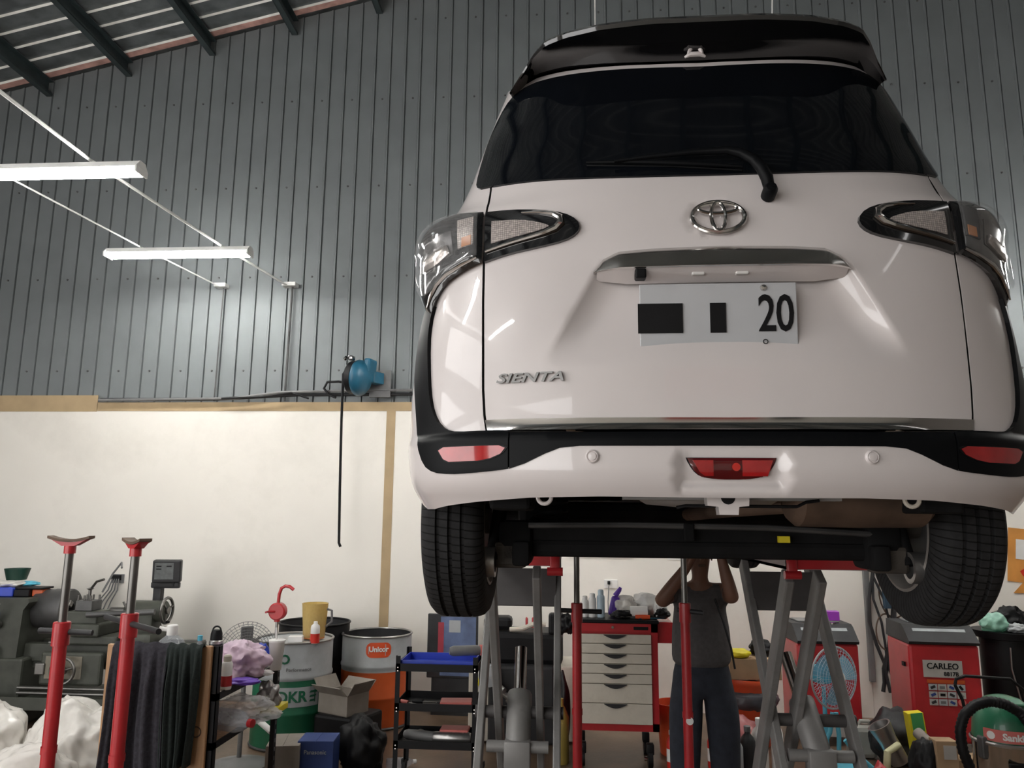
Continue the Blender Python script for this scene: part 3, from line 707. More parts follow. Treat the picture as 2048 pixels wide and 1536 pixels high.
def wheel(x, y, z):
    g = 1 if x > 0 else -1; Rr = .288
    prof = [(.188, -.078), (.215, -.086), (.245, -.0865), (.268, -.080), (.281, -.068), (Rr-.003, -.058)]
    for gx in (-.034, 0, .034): prof += [(Rr+.001-abs(gx)*.03, gx-.006), (Rr-.008, gx-.0045), (Rr-.008, gx+.0045), (Rr+.001-abs(gx)*.03, gx+.006)]
    prof += [(Rr-.003, .058), (.281, .068), (.268, .080), (.245, .0865), (.215, .086), (.188, .078)]
    t = MB().lathe(prof, 96, (0, 0, 0), 'x', cap=False).build('tyre', 'tread', car, (x, y, z), angle=30)
    rp = [(.196, -.082), (.190, -.076), (.183, -.070), (.176, -.03), (.172, .03), (.183, .070), (.190, .076), (.196, .082), (.188, .084), (.176, .072), (.165, .03), (.165, -.03), (.176, -.072), (.188, -.084)]
    rim = MB().lathe(rp+[rp[0]], 48, (0, 0, 0), 'x', cap=False).build('rim', 'reflector', t, angle=50); rim.data.materials[0] = MT['rim_grey']
    m = MB()
    for k in range(7):
        a = 2*PI*k/7; m.box((g*.045, math.sin(a)*.10, math.cos(a)*.10), (.03, .042, .15), rot=(-a, 0, 0), bev=.008)
    m.lathe([(.06, -.018), (.06, .018)], 24, (g*.045, 0, 0), 'x'); m.build('spokes', MT['rim_grey'], t)
    dr = MB().lathe([(.0, -.02), (.104, -.02), (.110, -.012), (.110, .045), (.10, .05), (0, .05)], 32, (-g*.015, 0, 0), 'x').build('brake_drum', 'steel_dark', t)
    MB().lathe([(.03, -.06), (.045, -.05), (.045, .03)], 20, (-g*.05, 0, 0), 'x').build('hub_nut_cover', 'rust_dark', dr)
    return t
defm('rim_grey', (.28, .26, .24), .45, metal=.5, var=.15)
for sx in (-1, 1): wheel(sx*.682, .65, .318)
for sx in (-1, 1): wheel(sx*.682, 3.235, .318)
m = MB(); m.box((0, 3.3, .33), (.85, .8, .2), bev=.05); m.box((.12, 3.25, .22), (.35, .35, .1), bev=.03); m.build('engine_underside', 'underbody', car)
# ------------------------------------------------------------------ strip lights
def strip_light(x0, x1, y, z, label):
    t = thing('fluorescent_light', label, 'light', (x0, y, z), 0, 'twin tube strip lights hung from conduit')
    L = x1-x0
    m = MB(); m.prism([(-.050, .012), (-.028, .055), (.028, .055), (.050, .012)], 0, L, 'x'); m.build('reflector_hood', 'fixture', t)
    for e in (0.008, L-.008): MB().prism([(-.068, .012), (-.03, .055), (.03, .055), (.068, .012), (.066, -.026), (-.066, -.026)], e-.006, e+.006, 'x').build('end_plate', 'fixture', t)
    for dy in (-.046, .046): MB().lathe([(.014, .03), (.014, L-.03)], 14, (0, dy, -.008), 'x').build('tube', 'tube_light', t)
    return t
strip_light(-4.09, -2.77, 6.3, 3.93, 'twin tube strip light hanging closest to the corrugated wall')
strip_light(-4.02, -2.68, 4.4, 3.80, 'twin tube strip light hung from long conduits far out from the wall')
for k, (x, y, lb) in enumerate(((-4.02, 2.5, 'added left row strip light third from the back wall'), (-4.02, .6, 'added left row strip light beside the camera'), (-4.02, -1.3, 'added left row strip light over the bay entrance'),  # three unseen left row lamps, added to brighten the back wall and clutter
        (.30, 4.4, 'strip light over the middle of the lifted car'), (4.25, 4.4, 'right row strip light second from the back wall'))):
    strip_light(x, x+1.32, y, 3.80, lb)
strip_light(.47, 1.67, 5.75, 3.93, 'strip light over the front end of the lifted car')
strip_light(-.80, .40, 5.75, 3.93, 'added strip light hidden behind the left shoulder of the car')  # this light and the next are added to brighten the wall below the car
strip_light(1.75, 2.95, 5.75, 3.93, 'added strip light hidden behind the right shoulder of the car')
strip_light(4.25, 5.57, 6.3, 3.93, 'right row strip light nearest the back wall')
def hanger(pts, label, r=.011):
    o = MB().tube(pts, r, 8).build('conduit', 'fixture'); return tag(o, label, 'conduit', 'light conduits')
hanger([(-3.04, YF+.1, 3.93), (-3.04, 4.4, 3.885), (-3.04, 6.3, 4.0), (-2.74, 7.10, 3.885)], 'straight steel conduit carrying both strip lights to the wall box')
hanger([(-3.78, YF+.1, 3.93), (-3.78, 4.4, 3.885), (-3.78, 6.3, 4.0), (-3.43, 7.10, 3.885)], 'thin clipped conduit along the outer ends of the strip lights', .007)
for x, lb in ((.65, 'steel conduit carrying the lights over the lifted car'), (1.3, 'second steel conduit over the lifted car'), (4.6, 'steel conduit carrying the right row of lights'), (5.2, 'second steel conduit of the right row of lights')):
    hanger([(x, 4.3, 3.87), (x, 4.4, 3.87), (x, 6.3, 4.0), (x, 7.15, 4.0)], lb, .010)
hanger([(-.80, 5.75, 3.992), (2.95, 5.75, 3.992)], 'cross conduit joining the lights behind the car', .008)
for x, lb in ((-2.72, 'white junction box on the cladding above the blue reel conduit'), (-3.42, 'small junction box above the thin wall conduit')):
    tag(MB().box((x, YB-.05, 3.90), (.14 if x > -3 else .12, .10, .04), bev=.006).build('junction_box', 'fixture'), lb, 'box')
    r_ = .012 if x > -3 else .006
    o = MB().tube([(x+.02, YB-.045, 3.89), (x+.01, YB-.045, 2.74)], r_, 8).build('wall_conduit', 'steel_dark'); tag(o, 'dark %s conduit running down the grey cladding' % ('thick' if x > -3 else 'thin'), 'conduit')
# pipes along the ledge
def pipe(pts, r, m, label, nm='wall_pipe'): return tag(MB().tube(pts, r, 8).build(nm, m), label, 'pipe')
pipe([(-4.55, YB-.05, 2.755), (-3.4, YB-.05, 2.76), (-2.6, YB-.05, 2.80), (1.9, YB-.05, 2.83)], .016, 'dark_grey', 'dark air pipe running along the top of the white boarding')
pipe([(-4.55, YB-.085, 2.745), (-3.2, YB-.085, 2.76), (-2.75, YB-.085, 2.82), (-2.0, YB-.085, 2.835), (-1.3, YB-.085, 2.84)], .013, 'mid_grey', 'grey cable bundle lying on the ledge above the white boarding')
pipe([(-3.3, YB-.12, 2.755), (-2.9, YB-.12, 2.77), (-2.62, YB-.12, 2.81), (-2.45, YB-.11, 2.755)], .009, 'black', 'black cable looping down to the ledge')
pipe([(-2.08, YB-.13, 2.90), (-2.16, YB-.13, 2.915), (-2.27, YB-.13, 2.91), (-2.30, YB-.13, 2.85), (-2.25, YB-.13, 2.79), (-2.18, YB-.13, 2.76)], .012, 'black', 'black air hose loop feeding the blue reel')
# hose reel
rl = thing('hose_reel', 'blue wall mounted hose reel above the white boarding', 'hose reel', (-1.93, YB-.30, 2.92))
tilt = (0, R(6), R(-12))
m = MB(); m.lathe([(.0, -.012), (.10, -.012), (.162, -.004), (.17, .01), (.165, .045), (.12, .09), (.05, .12), (0, .122)], 28, (0, 0, 0), 'x', rot=tilt); m.build('blue_casing', 'teal', rl)
m = MB(); m.lathe([(0, -.075), (.14, -.075), (.155, -.06), (.155, -.012), (0, -.012)], 28, (0, 0, 0), 'x', rot=tilt); m.build('hose_drum', 'black', rl)
m = MB(); m.box((.10, .03, .07), (.07, .16, .22), rot=tilt, bev=.02); m.box((.13, .14, .02), (.10, .14, .11), rot=(0, 0, R(-30)), bev=.01); m.build('bracket', 'teal', rl)
MB().box((.16, .22, -.02), (.20, .03, .26)).build('wall_plate', 'mid_grey', rl)
m = MB(); m.box((-.03, -.13, .16), (.05, .06, .04), rot=tilt, bev=.008); m.tube([(-.09, -.1, .15), (-.10, -.11, .16), (-.08, -.13, .17)], .012, 8); m.build('hose_guide', 'chrome_dark', rl)
o = MB().tube([(-2.03, YB-.33, 2.99), (-2.06, YB-.33, 2.95), (-2.055, YB-.33, 2.5), (-2.04, YB-.33, 1.9), (-2.025, YB-.33, 1.42), (-2.01, YB-.33, 1.385)], .0125, 8).build('hanging_hose', 'black'); tag(o, 'black hose hanging straight down from the blue reel', 'hose')
for (px, q) in ((1190, -.25), (1538, .25)):
    a = at(px, 40, 5.75); o = MB().tube([(a.x-q*.1, 5.75, 3.98), (a.x, 5.75, 5.2), (a.x+(q*.6 if q > 0 else 0), 5.75, roof_z(a.x)+.09)], .0055, 6).build('hanging_wire', 'white_plastic'); tag(o, 'thin white wire hanging from the roof %s the car' % ('behind the left part of' if q < 0 else 'behind the right part of'), 'wire')

# ------------------------------------------------------------------ scissor lift
def lift(cx, w_, label, sg):
    t = thing('scissor_lift', label, 'car lift', (cx, 3.83, 0), 0, 'twin scissor lifts under the car')
    m = MB(); m.box((0, 0, .04), (w_+.08, 1.5, .08), bev=.01); m.build('base_frame', 'lift_dark', t)
    half = w_/2
    for sx in (-1, 1):
        m = MB(); m.box((sx*half, 0, .75), (.035, .088, 1.66), rot=(-math.atan2(.95, 1.34), 0, 0), bev=.006); m.build('outer_leg', 'lift_grey', t)
        ix = sx*(half-.08) if sg < 0 else (-half-.03 if sx < 0 else -half+.10)
        m = MB(); m.box((ix, 0, .75), (.035, .088, 1.66), rot=(math.atan2(.95, 1.34), 0, 0), bev=.006); m.build('inner_leg', 'lift_grey', t)
    MB().box((0, .33, 1.295), (w_-.02, .012, .20), rot=(-R(24), 0, 0)).build('cross_plate', 'lift_dark', t)
    MB().lathe([(.028, -half-.03), (.028, half+.03)], 16, (0, 0, .75), 'x').build('pivot_shaft', 'lift_dark', t)
    m = MB(); m.lathe([(.026, -.14), (.026, .14)], 16, (0, -.12, .63), 'x'); m.box((0, -.12, .60), (.12, .08, .12), bev=.01); m.build('lower_yoke', 'lift_grey', t)
    lean = .08 if sg > 0 else 0.
    m = MB(); a = Vector((0, -.10, .62)); b = Vector((lean*-.4, .03, .835)); d = (b-a).normalized(); c_ = Vector((lean*-.8, .13, 1.02))
    m.tube([a, a+d*.01, b-d*.012, b], [.056, .058, .058, .052], 28); m.build('cylinder_barrel', 'lift_grey', t)
    MB().tube([b, c_], .029, 20).build('cylinder_rod', 'chrome', t)
    px0, px1 = (-.24, .20) if sg < 0 else (-.29, .25)
    m = MB(); m.box(((px0+px1)/2, .10, 1.475), (px1-px0, 1.78, .012)); m.box((px1-.006, .10, 1.505), (.012, 1.78, .072)); m.box((px0+.006, .10, 1.505), (.012, 1.78, .072)); m.build('platform', 'lift_platform', t)
    MB().box(((px0+px1)/2, -.79, 1.508), (px1-px0, .012, .072)).build('platform_end', 'red', t)
    inn = px1-.02 if sg < 0 else px0+.02
    m = MB(); m.box((inn, -.79, 1.475), (.04, .03, .07), bev=.008); m.lathe([(.016, -.03), (.016, .03)], 12, (inn, -.80, 1.45), 'x'); m.build('hinge_bracket', 'red', t)
    for dy in (-.45, .75): MB().box(((px0+px1)/2-sg*.05*0, dy, 1.60), (.16, .14, .24), bev=.01).build('lifting_pad', 'rubber', t)
    return t
defm('lift_platform', (.30, .24, .24), .5, metal=.3, var=.15, dark=(.14, .05, .05), dscale=6, damt=.5)
lift(-.225, .355, 'grey scissor lift nearest the tool cart with chrome hydraulic rod', -1)
lift(1.115, .34, 'grey scissor lift in front of the blue fan with hydraulic cylinder', 1)

# ------------------------------------------------------------------ support stands
def stand(px, py, Y, rot, top_py, collar_py, saddle, label, group, rad=.030, handle=0., base=True, hdl=(.2, .2)):
    g = at(px, py, Y); t = thing('support_stand', label, 'jack stand', (g.x, g.y, 0), rot, group)
    zt = at(px, top_py, Y).z; zc = at(px, collar_py, Y).z
    m = MB(); m.lathe([(rad, .12), (rad, zc-.06)], 20); m.lathe([(rad*1.25, zc-.10), (rad*1.25, zc), (rad*1.1, zc+.004), (rad*.6, zc+.004)], 20); m.lathe([(rad*1.12, .60), (rad*1.12, .63)], 20, cap=False); m.build('outer_tube', 'red', t)
    MB().lathe([(rad*.62, zc-.05), (rad*.62, zt-.03)], 16).build('threaded_rod', 'machine_steel', t)
    m = MB()
    for k in range(3):
        a = 2*PI*k/3+.5; m.tube([(0, 0, .16), (.15*math.cos(a), .15*math.sin(a), .02)], .022, 8)
    m.build('tripod_foot', 'red', t)
    MB().tube([(-hdl[0], 0, zc-.035), (hdl[1], 0, zc-.045)], .013, 10).build('turn_handle', 'dark_grey', t)
    if saddle:
        m = MB(); n = 10; w_ = .095
        pl_ = [(-w_+2*w_*i/n, zt+.016*((2*i/n-1)**2)) for i in range(n+1)]
        m.prism(pl_+[(x, z-.012) for x, z in pl_[::-1]], -.028, .028); m.build('saddle_pad', 'rust', t)
        m = MB(); m.prism([(x*.92, z-.013) for x, z in pl_]+[(.03, zt-.03), (-.03, zt-.03)], -.022, .022); m.lathe([(rad*.85, zt-.065), (rad*.85, zt-.03)], 14); m.build('saddle', 'red', t)
    else:
        m = MB(); m.lathe([(rad*.62, zt-.03), (.035, zt-.02), (.035, zt)], 16); m.build('saddle', 'red', t)
    return t
stand(124, 1250, 3.5, R(6), 1078, 1245, True, 'red support stand with curved saddle beside the plastic bags', 'red under-hoist stands', hdl=(.10, .14))
stand(258, 1250, 3.42, R(-38), 1083, 1228, True, 'red support stand with curved saddle in front of the draped towels', 'red under-hoist stands', hdl=(.26, .30))
stand(1154, 1300, 4.45, R(10), 1062, 1207, False, 'red support stand beside the tool chest drawers propping the car', 'red under-hoist stands', rad=.026, hdl=(.12, .14))
s4 = stand(1372, 1300, 4.45, R(-20), 1062, 1207, False, 'red support stand in front of the standing person', 'red under-hoist stands', rad=.026, hdl=(.04, .10))
MB().lathe([(.020, 0), (.020, .002), (0, .002)], 18, (.006, -.0262, at(1377, 1440, 4.45).z), 'y').build('round_sticker', 'white_plastic', s4).rotation_euler = (0, 0, R(20))

# ------------------------------------------------------------------ person
def skin_obj(name, m, verts, edges, radii, root=0, parent=None, sub=2):
    me = bpy.data.meshes.new(name+'_base'); me.from_pydata(verts, edges, []); o = bpy.data.objects.new(name, me); COL.objects.link(o)
    md = o.modifiers.new('skin', 'SKIN'); md.use_smooth_shade = True; md.branch_smoothing = .6
    for i, r_ in enumerate(radii):
        r2 = r_ if isinstance(r_, tuple) else (r_, r_); me.skin_vertices[0].data[i].radius = r2; me.skin_vertices[0].data[i].use_root = (i == root)
    sb = o.modifiers.new('sub', 'SUBSURF'); sb.levels = sub; sb.render_levels = sub
    bpy.context.view_layer.update()
    em_ = bpy.data.meshes.new_from_object(o.evaluated_get(bpy.context.evaluated_depsgraph_get())); o.modifiers.clear(); o.data = em_
    em_.polygons.foreach_set('use_smooth', [True]*len(em_.polygons)); em_.materials.clear(); em_.materials.append(MT[m]); o.parent = parent
    return o
def chain(pts, radii, V, E, Rd, start=None):
    prev = start
    for p, r_ in zip(pts, radii):
        V.append(p); Rd.append(r_); i = len(V)-1
        if prev is not None: E.append((prev, i))
        prev = i
    return prev
g = at(1404, 1300, 5.0)
per = thing('person', 'person in grey shirt and dark trousers reaching up under the car', 'person', (g.x, 5.0, 0), R(0))
V, E, Rd = [], [], []
V.append((0, .02, .80)); Rd.append((.10, .07))
sp = chain([(0, .02, .95), (0, .03, 1.10), (0, .02, 1.205)], [(.11, .075), (.125, .08), (.11, .065)], V, E, Rd, 0)
nk = chain([(0, .005, 1.275), (0, -.01, 1.31)], [.052, .05], V, E, Rd, sp)
chain([(0, -.005, 1.37), (0, -.012, 1.44), (0, -.008, 1.50)], [(.064, .075), (.074, .088), (.055, .066)], V, E, Rd, nk)
HANDS = []
for sx, el, wr, hd in ((-1, (-.265, -.12, 1.150), (-.10, -.17, 1.375), (-.055, -.18, 1.445)), (1, (.165, -.15, 1.185), (.105, -.17, 1.42), (.085, -.17, 1.49))):
    sh = chain([(sx*.165, .02, 1.215)], [.062], V, E, Rd, sp)
    mid = tuple((a+b)/2 for a, b in zip((sx*.165, .02, 1.215), el)); fm = tuple(a*.6+b*.4 for a, b in zip(el, wr))
    w_ = chain([mid, el, fm, wr], [.052, .045, .043, .030], V, E, Rd, sh)
    hnd = chain([hd], [(.038, .018)], V, E, Rd, w_)
    d = (Vector(hd)-Vector(wr)).normalized(); side_ = d.cross(Vector((0, -1, 0))).normalized()*sx
    for k in range(4):
        b0 = Vector(hd)+side_*(.027-.018*k); ln = (.062, .072, .068, .052)[k]
        chain([tuple(b0+d*.03), tuple(b0+d*(.03+ln*.5)+Vector((0, -.012, 0))), tuple(b0+d*(.03+ln*.8)+Vector((0, -.03, -.004)))], [.0095, .009, .0075], V, E, Rd, hnd)
    tb = Vector(hd)+side_*.038-d*.02
    chain([tuple(tb), tuple(tb+side_*.018+d*.025+Vector((0, -.012, 0))), tuple(tb+side_*.016+d*.052+Vector((0, -.02, 0)))], [.011, .0105, .008], V, E, Rd, hnd)
for sx in (-1, 1):
    h_ = chain([(sx*.085, .02, .74)], [.07], V, E, Rd, 0)
    chain([(sx*.10, .0, .60), (sx*.11, -.01, .42), (sx*.115, .01, .24), (sx*.12, .03, .09), (sx*.125, -.01, .045), (sx*.135, -.10, .03)], [.06, .05, .045, .035, .034, .03], V, E, Rd, h_)
skin_obj('body', 'skin', V, E, Rd, 0, per)
m = MB(); m.lathe([(.012, 0), (.016, .012), (.010, .024), (0, .028)], 10, (0, -.100, 1.41), rot=(R(70), 0, 0)); m.build('nose', 'skin', per)
for sx in (-1, 1):
    MB().lathe([(0, -.008), (.011, -.004), (.012, 0), (.0, .006)], 10, (sx*.031, -.089, 1.445), 'y').build('eye', 'black', per)
    MB().lathe([(0, -.01), (.02, -.006), (.026, .0), (.0, .008)], 12, (sx*.078, .0, 1.425), 'x').build('ear', 'skin', per)
MB().box((0, -.092, 1.375), (.046, .012, .012), bev=.004).build('mouth', 'rust', per)
bm = bmesh.new(); bmesh.ops.create_icosphere(bm, subdivisions=3, radius=1)
for v in bm.verts: v.co = Vector((v.co.x*.086, v.co.y*.100+.012, v.co.z*.085+1.475))
bmesh.ops.delete(bm, geom=[v for v in bm.verts if v.co.z < 1.455 and v.co.y < .03], context='VERTS')
me = bpy.data.meshes.new('hair'); bm.to_mesh(me); bm.free(); me.materials.append(MT['hair']); o = bpy.data.objects.new('hair', me); COL.objects.link(o); o.parent = per
V, E, Rd = [(0, .02, .735)], [], [(.205, .135)]
sp = chain([(0, .02, .86), (0, .02, 1.0), (0, .03, 1.12), (0, .02, 1.205)], [(.195, .13), (.195, .128), (.195, .122), (.14, .085)], V, E, Rd, 0)
chain([(0, .008, 1.262)], [.062], V, E, Rd, sp)
for sx, el in ((-1, (-.265, -.12, 1.150)), (1, (.165, -.15, 1.185))):
    a = (sx*.165, .02, 1.21); mid = tuple(a[i]*.45+el[i]*.55 for i in range(3))
    chain([a, mid], [.076, .068], V, E, Rd, sp)
skin_obj('shirt', 'shirt', V, E, Rd, 0, per)
V, E, Rd = [(0, .02, .92), (0, .02, .78)], [(0, 1)], [(.195, .125), (.20, .13)]
for sx in (-1, 1):
    chain([(sx*.10, .015, .62), (sx*.108, .0, .52), (sx*.115, -.005, .38), (sx*.12, .012, .20), (sx*.122, .02, .085)], [.118, .112, .104, .096, .09], V, E, Rd, 1)
skin_obj('trousers', 'trousers', V, E, Rd, 0, per)
for sx in (-1, 1): MB().box((sx*.13, -.04, .035), (.10, .27, .07), bev=.03).build('shoe', 'black', per)
o = MB().tube([(.07, -.10, 1.18), (.11, -.13, 1.05), (.15, -.13, .90), (.17, -.12, .78)], .006, 6).build('shoulder_strap', 'black', per)
# wall things seen under the car
p = at(1222, 1168, YB-.045)
k = thing('wall_socket', 'white wall socket with black plug above the tool chest', 'socket', p); MB().box((0, 0, 0), (.12, .012, .075), bev=.003).build('face_plate', 'white_plastic', k); MB().box((-.02, -.02, .012), (.025, .03, .03), bev=.004).build('plug', 'black', k); MB().tube([(-.02, -.03, 0), (-.03, -.025, -.15), (-.025, -.02, -.40)], .004, 6).build('cable', 'mid_grey', k)
p = at(236, 1157, YB-.045)
k = thing('wall_socket', 'dark wall socket behind the lathe with plugs and cords', 'socket', p); MB().box((0, 0, 0), (.12, .012, .08), bev=.003).build('face_plate', 'mid_grey', k); MB().box((-.005, -.02, .01), (.08, .04, .05), bev=.006).build('plug', 'black', k)
m = MB()
for q in range(4): m.tube([(-.03+.02*q, -.04, 0), (-.05+.03*q, -.06, -.10), (-.12+.04*q, -.08, -.2), (-.2+.05*q, -.1, -.38)], .006, 6)
m.build('cable', 'mid_grey', k)
p = at(1205, 1094, YB-.05)
k = thing('notice_board', 'white framed notice with black lettering on the wall under the car', 'sign', p); MB().box((0, 0, 0), (.60, .02, .15), bev=.003).build('frame', 'white_plastic', k); MB().box((0, -.012, .012), (.55, .004, .08)).build('print_strip', 'dark_grey', k); MB().box((0, -.014, .026), (.53, .004, .085)).build('paper', 'white_plastic', k)
p = at(1350, 1095, YB-.042); o = MB().box(p, (.14, .004, .22)).build('wall_paper_sheet', 'white_plastic'); tag(o, 'small white paper stuck on the wall behind the raised elbow', 'paper')
p = at(2040, 1115, YB-.045)
k = thing('orange_poster', 'orange poster with white panel on the wall', 'poster', p); MB().box((.10, 0, 0), (.38, .003, .46), rot=(0, R(6), 0)).build('sheet', 'poster_orange', k) if 0 else None
defm('poster_orange', (.62, .27, .06), .6, var=.15)
MB().box((.08, 0, .01), (.36, .003, .46), rot=(0, R(6), 0)).build('sheet', 'poster_orange', k); MB().box((.10, -.003, .06), (.26, .003, .17), rot=(0, R(6), 0)).build('white_panel', 'white_plastic', k); MB().box((.03, -.003, -.12), (.07, .003, .05), rot=(0, R(-30), 0)).build('red_mark', 'red_bright', k)
p = at(2040, 1172, YB-.045); o = MB().prism([(p.x-.06, p.z-.06), (p.x+.2, p.z-.06), (p.x+.2, p.z+.10), (p.x+.05, p.z+.05)], YB-.048, YB-.045).build('torn_poster', 'poster_orange'); tag(o, 'torn orange poster scrap below the orange poster', 'poster')
# ------------------------------------------------------------------ clutter kit
def zat(py, Y, px=1024): return at(px, py, Y).z
def xat(px, py, Y): return at(px, py, Y).x
def bottle(name, label, cat, loc, h, r, m_body, m_cap=None, m_label=None, prof=None, group=None, lean=(0, 0, 0)):
    t = thing(name, label, cat, loc, 0, group, rot=lean)
    MB().lathe(prof or [(r*.92, 0), (r, .006), (r, h*.68), (r*.8, h*.76), (r*.38, h*.84), (r*.36, h*.90)], 20).build('body', m_body, t)
    if m_cap: MB().lathe([(r*.45, h*.88), (r*.45, h*.99), (r*.38, h)], 14).build('cap', m_cap, t)
    if m_label: MB().lathe([(r*1.02, h*.18), (r*1.02, h*.52)], 20, cap=False).build('label_band', m_label, t)
    return t
def spray(label, loc, h, r, m_body, m_cap, group='spray cans', m_label=None):
    t = thing('spray_can', label, 'spray can', loc, 0, group)
    MB().lathe([(r*.9, 0), (r, .006), (r, h*.74), (r*.8, h*.80), (r*.45, h*.82)], 20).build('can_body', m_body, t)
    MB().lathe([(r*.72, h*.80), (r*.72, h*.96), (r*.5, h)], 16).build('cap', m_cap, t)
    if m_label: MB().lathe([(r*1.02, h*.10), (r*1.02, h*.40)], 20, cap=False).build('label_band', m_label, t)
    return t
def carton(name, label, loc, d, m_, rz=0, open_=True, cat='box', flap=.6, group=None, extra=None):
    t = thing(name, label, cat, loc, rz, group); x, y, z = d; w_ = .005
    m = MB(); m.box((0, 0, w_/2), (x, y, w_))
    for sx in (-1, 1): m.box((sx*(x-w_)/2, 0, z/2), (w_, y, z))
    for sy in (-1, 1): m.box((0, sy*(y-w_)/2, z/2), (x-2*w_, w_, z))
    m.build('carton_body', m_, t)
    if open_:
        for sx in (-1, 1): MB().box((sx*(x/2+.03*flap), 0, z+.045*flap), (w_, y*.98, .12*flap), rot=(0, R(sx*35), 0)).build('flap', m_, t)
        for sy in (-1, 1): MB().box((0, sy*(y/2+.04*flap), z+.03*flap), (x*.98, w_, .12*flap), rot=(R(-sy*50), 0, 0)).build('flap', m_, t)
    else:
        for sx in (-1, 1): MB().box((sx*x/4, 0, z+w_/2), (x/2-.002, y, w_)).build('flap', m_, t)
    return t
def drum(name, label, loc, r, h, m_top, m_bot, split, open_top, m_lid='drum_white'):
    t = thing(name, label, 'oil drum', loc)
    def ribs(z0, z1, zs):
        p = [(r, z0)]
        for q in zs:
            if z0 < q < z1: p += [(r, q-.02), (r*1.022, q-.008), (r*1.022, q+.008), (r, q+.02)]
        p += [(r, z1)]; return p
    MB().lathe(ribs(.015, split, (h/3, 2*h/3)), 40, cap=False).build('lower_shell', m_bot, t, angle=60)
    MB().lathe(ribs(split, h-.012, (h/3, 2*h/3)), 40, cap=False).build('upper_shell', m_top, t, angle=60)
    MB().torus((0, 0, h-.008), r, .009, 40, 8).build('rim', m_top if m_top == 'black' else 'steel', t); MB().torus((0, 0, .012), r, .010, 40, 8).build('rim', 'steel_dark', t)
    if open_top: MB().lathe([(r*.985, h), (r*.985, .03), (0, .03)], 36, cap=False).build('inner_shell', 'dark_grey', t)
    else: MB().lathe([(r*.99, h-.018), (0, h-.018)], 36, cap=False).build('lid', m_lid, t); MB().lathe([(r*.99, .02), (0, .02)], 36, cap=False).build('floor', 'steel_dark', t) if open_top else None
    return t
def curved_text(name, body, size, m, parent, r, z, ang, bold=.0):
    """lettering wrapped on an upright drum of radius r, centred at angle ang"""
    me = text_mesh(body, size, .0008, bold=bold); me.materials.clear(); me.materials.append(MT[m])
    bm = bmesh.new(); bm.from_mesh(me); bmesh.ops.subdivide_edges(bm, edges=[e for e in bm.edges if e.calc_length() > .02], cuts=2); bm.to_mesh(me); bm.free()
    for v in me.vertices:
        a = ang+v.co.x/r; rr = r+.0025+v.co.z; v.co = Vector((rr*math.cos(a), rr*math.sin(a), z+v.co.y))
    o = bpy.data.objects.new(name, me); COL.objects.link(o); o.parent = parent; return o
def curved_patch(name, poly, m, parent, r, z, ang, off=.0015):
    pts = [Vector(p) for p in poly]; n = len(pts); ex = []
    for i in range(n):
        a, b = pts[i], pts[(i+1) % n]; k = max(1, int((b-a).length/.02))
        ex += [a+(b-a)*(j/k) for j in range(k)]
    V, E, Fc, *_ = delaunay_2d_cdt(ex, [], [list(range(len(ex)))], 1, 1e-6)
    vs = [Vector(((r+off)*math.cos(ang+v[0]/r), (r+off)*math.sin(ang+v[0]/r), z+v[1])) for v in V]
    o = MB().add(vs, [tuple(f) for f in Fc], True).build(name, m, parent, angle=60); return o
def rrect(w_, h_, rr, n=5):
    out = []
    for cx, cy, a0 in ((w_/2-rr, h_/2-rr, 0), (-w_/2+rr, h_/2-rr, 90), (-w_/2+rr, -h_/2+rr, 180), (w_/2-rr, -h_/2+rr, 270)):
        for i in range(n+1):
            a = R(a0+90*i/n); out.append((cx+rr*math.cos(a), cy+rr*math.sin(a)))
    return out
def facing(loc): return math.atan2(-loc[1], -loc[0])

# ------------------------------------------------------------------ lathe by the back wall
LY = 6.35
lx = lambda px: xat(px, 1280, LY)
lz = lambda py: zat(py, LY, 200)
L0 = lx(0)
defm('machine_plate', (.20, .18, .14), .5, metal=.2, var=.2)
lt = thing('metal_lathe', 'dark green metal turning lathe standing along the white wall', 'lathe', (L0, LY, 0))
def LX(px): return lx(px)-L0
xb0, xb1 = -1.1, LX(398)
MB().box(((xb0+LX(95))/2, 0, .26), (LX(95)-xb0, .56, .52), bev=.02).build('cabinet_base', 'lathe_green', lt); MB().box(((LX(330)+xb1)/2, 0, .26), (xb1-LX(330), .5, .52), bev=.02).build('cabinet_base', 'lathe_green', lt)
m = MB(); m.box(((xb0+xb1)/2, -.05, lz(1392)), (xb1-xb0, .75, .05), bev=.01); m.box(((xb0+xb1)/2, -.42, lz(1385)), (xb1-xb0, .015, .09)); m.build('chip_tray', 'lathe_green', lt)
zb = lz(1285)
m = MB(); m.box(((xb0+xb1)/2, .10, zb-.06), (xb1-xb0, .10, .14), bev=.01); m.box(((xb0+xb1)/2, -.12, zb-.06), (xb1-xb0, .10, .14), bev=.01); m.box(((xb0+xb1)/2, 0, zb-.15), (xb1-xb0, .30, .06)); m.box((xb1-.05, 0, zb-.2), (.14, .34, .36), bev=.02); m.build('bed', 'lathe_green', lt)
for y_ in (-.12, .10): MB().box(((LX(120)+xb1)/2, y_, zb+.016), (xb1-LX(120), .05, .012)).build('bed_way', 'machine_steel', lt)
zh = lz(1193)
hs = MB(); hs.prism([(xb0, zb-.3), (LX(76), zb-.3), (LX(82), zh-.09), (LX(92), zh-.03), (LX(90), zh), (xb0, zh)], -.26, .24); hs = hs.build('headstock', 'lathe_green', lt)
for px, py, r_ in ((5, 1245, .035), (40, 1243, .03), (12, 1220, .03)):
    k = MB().lathe([(r_, -.03), (r_, 0), (0, 0)], 18, (LX(px), -.27, lz(py)), 'y').build('selector_knob', 'machine_steel', hs)
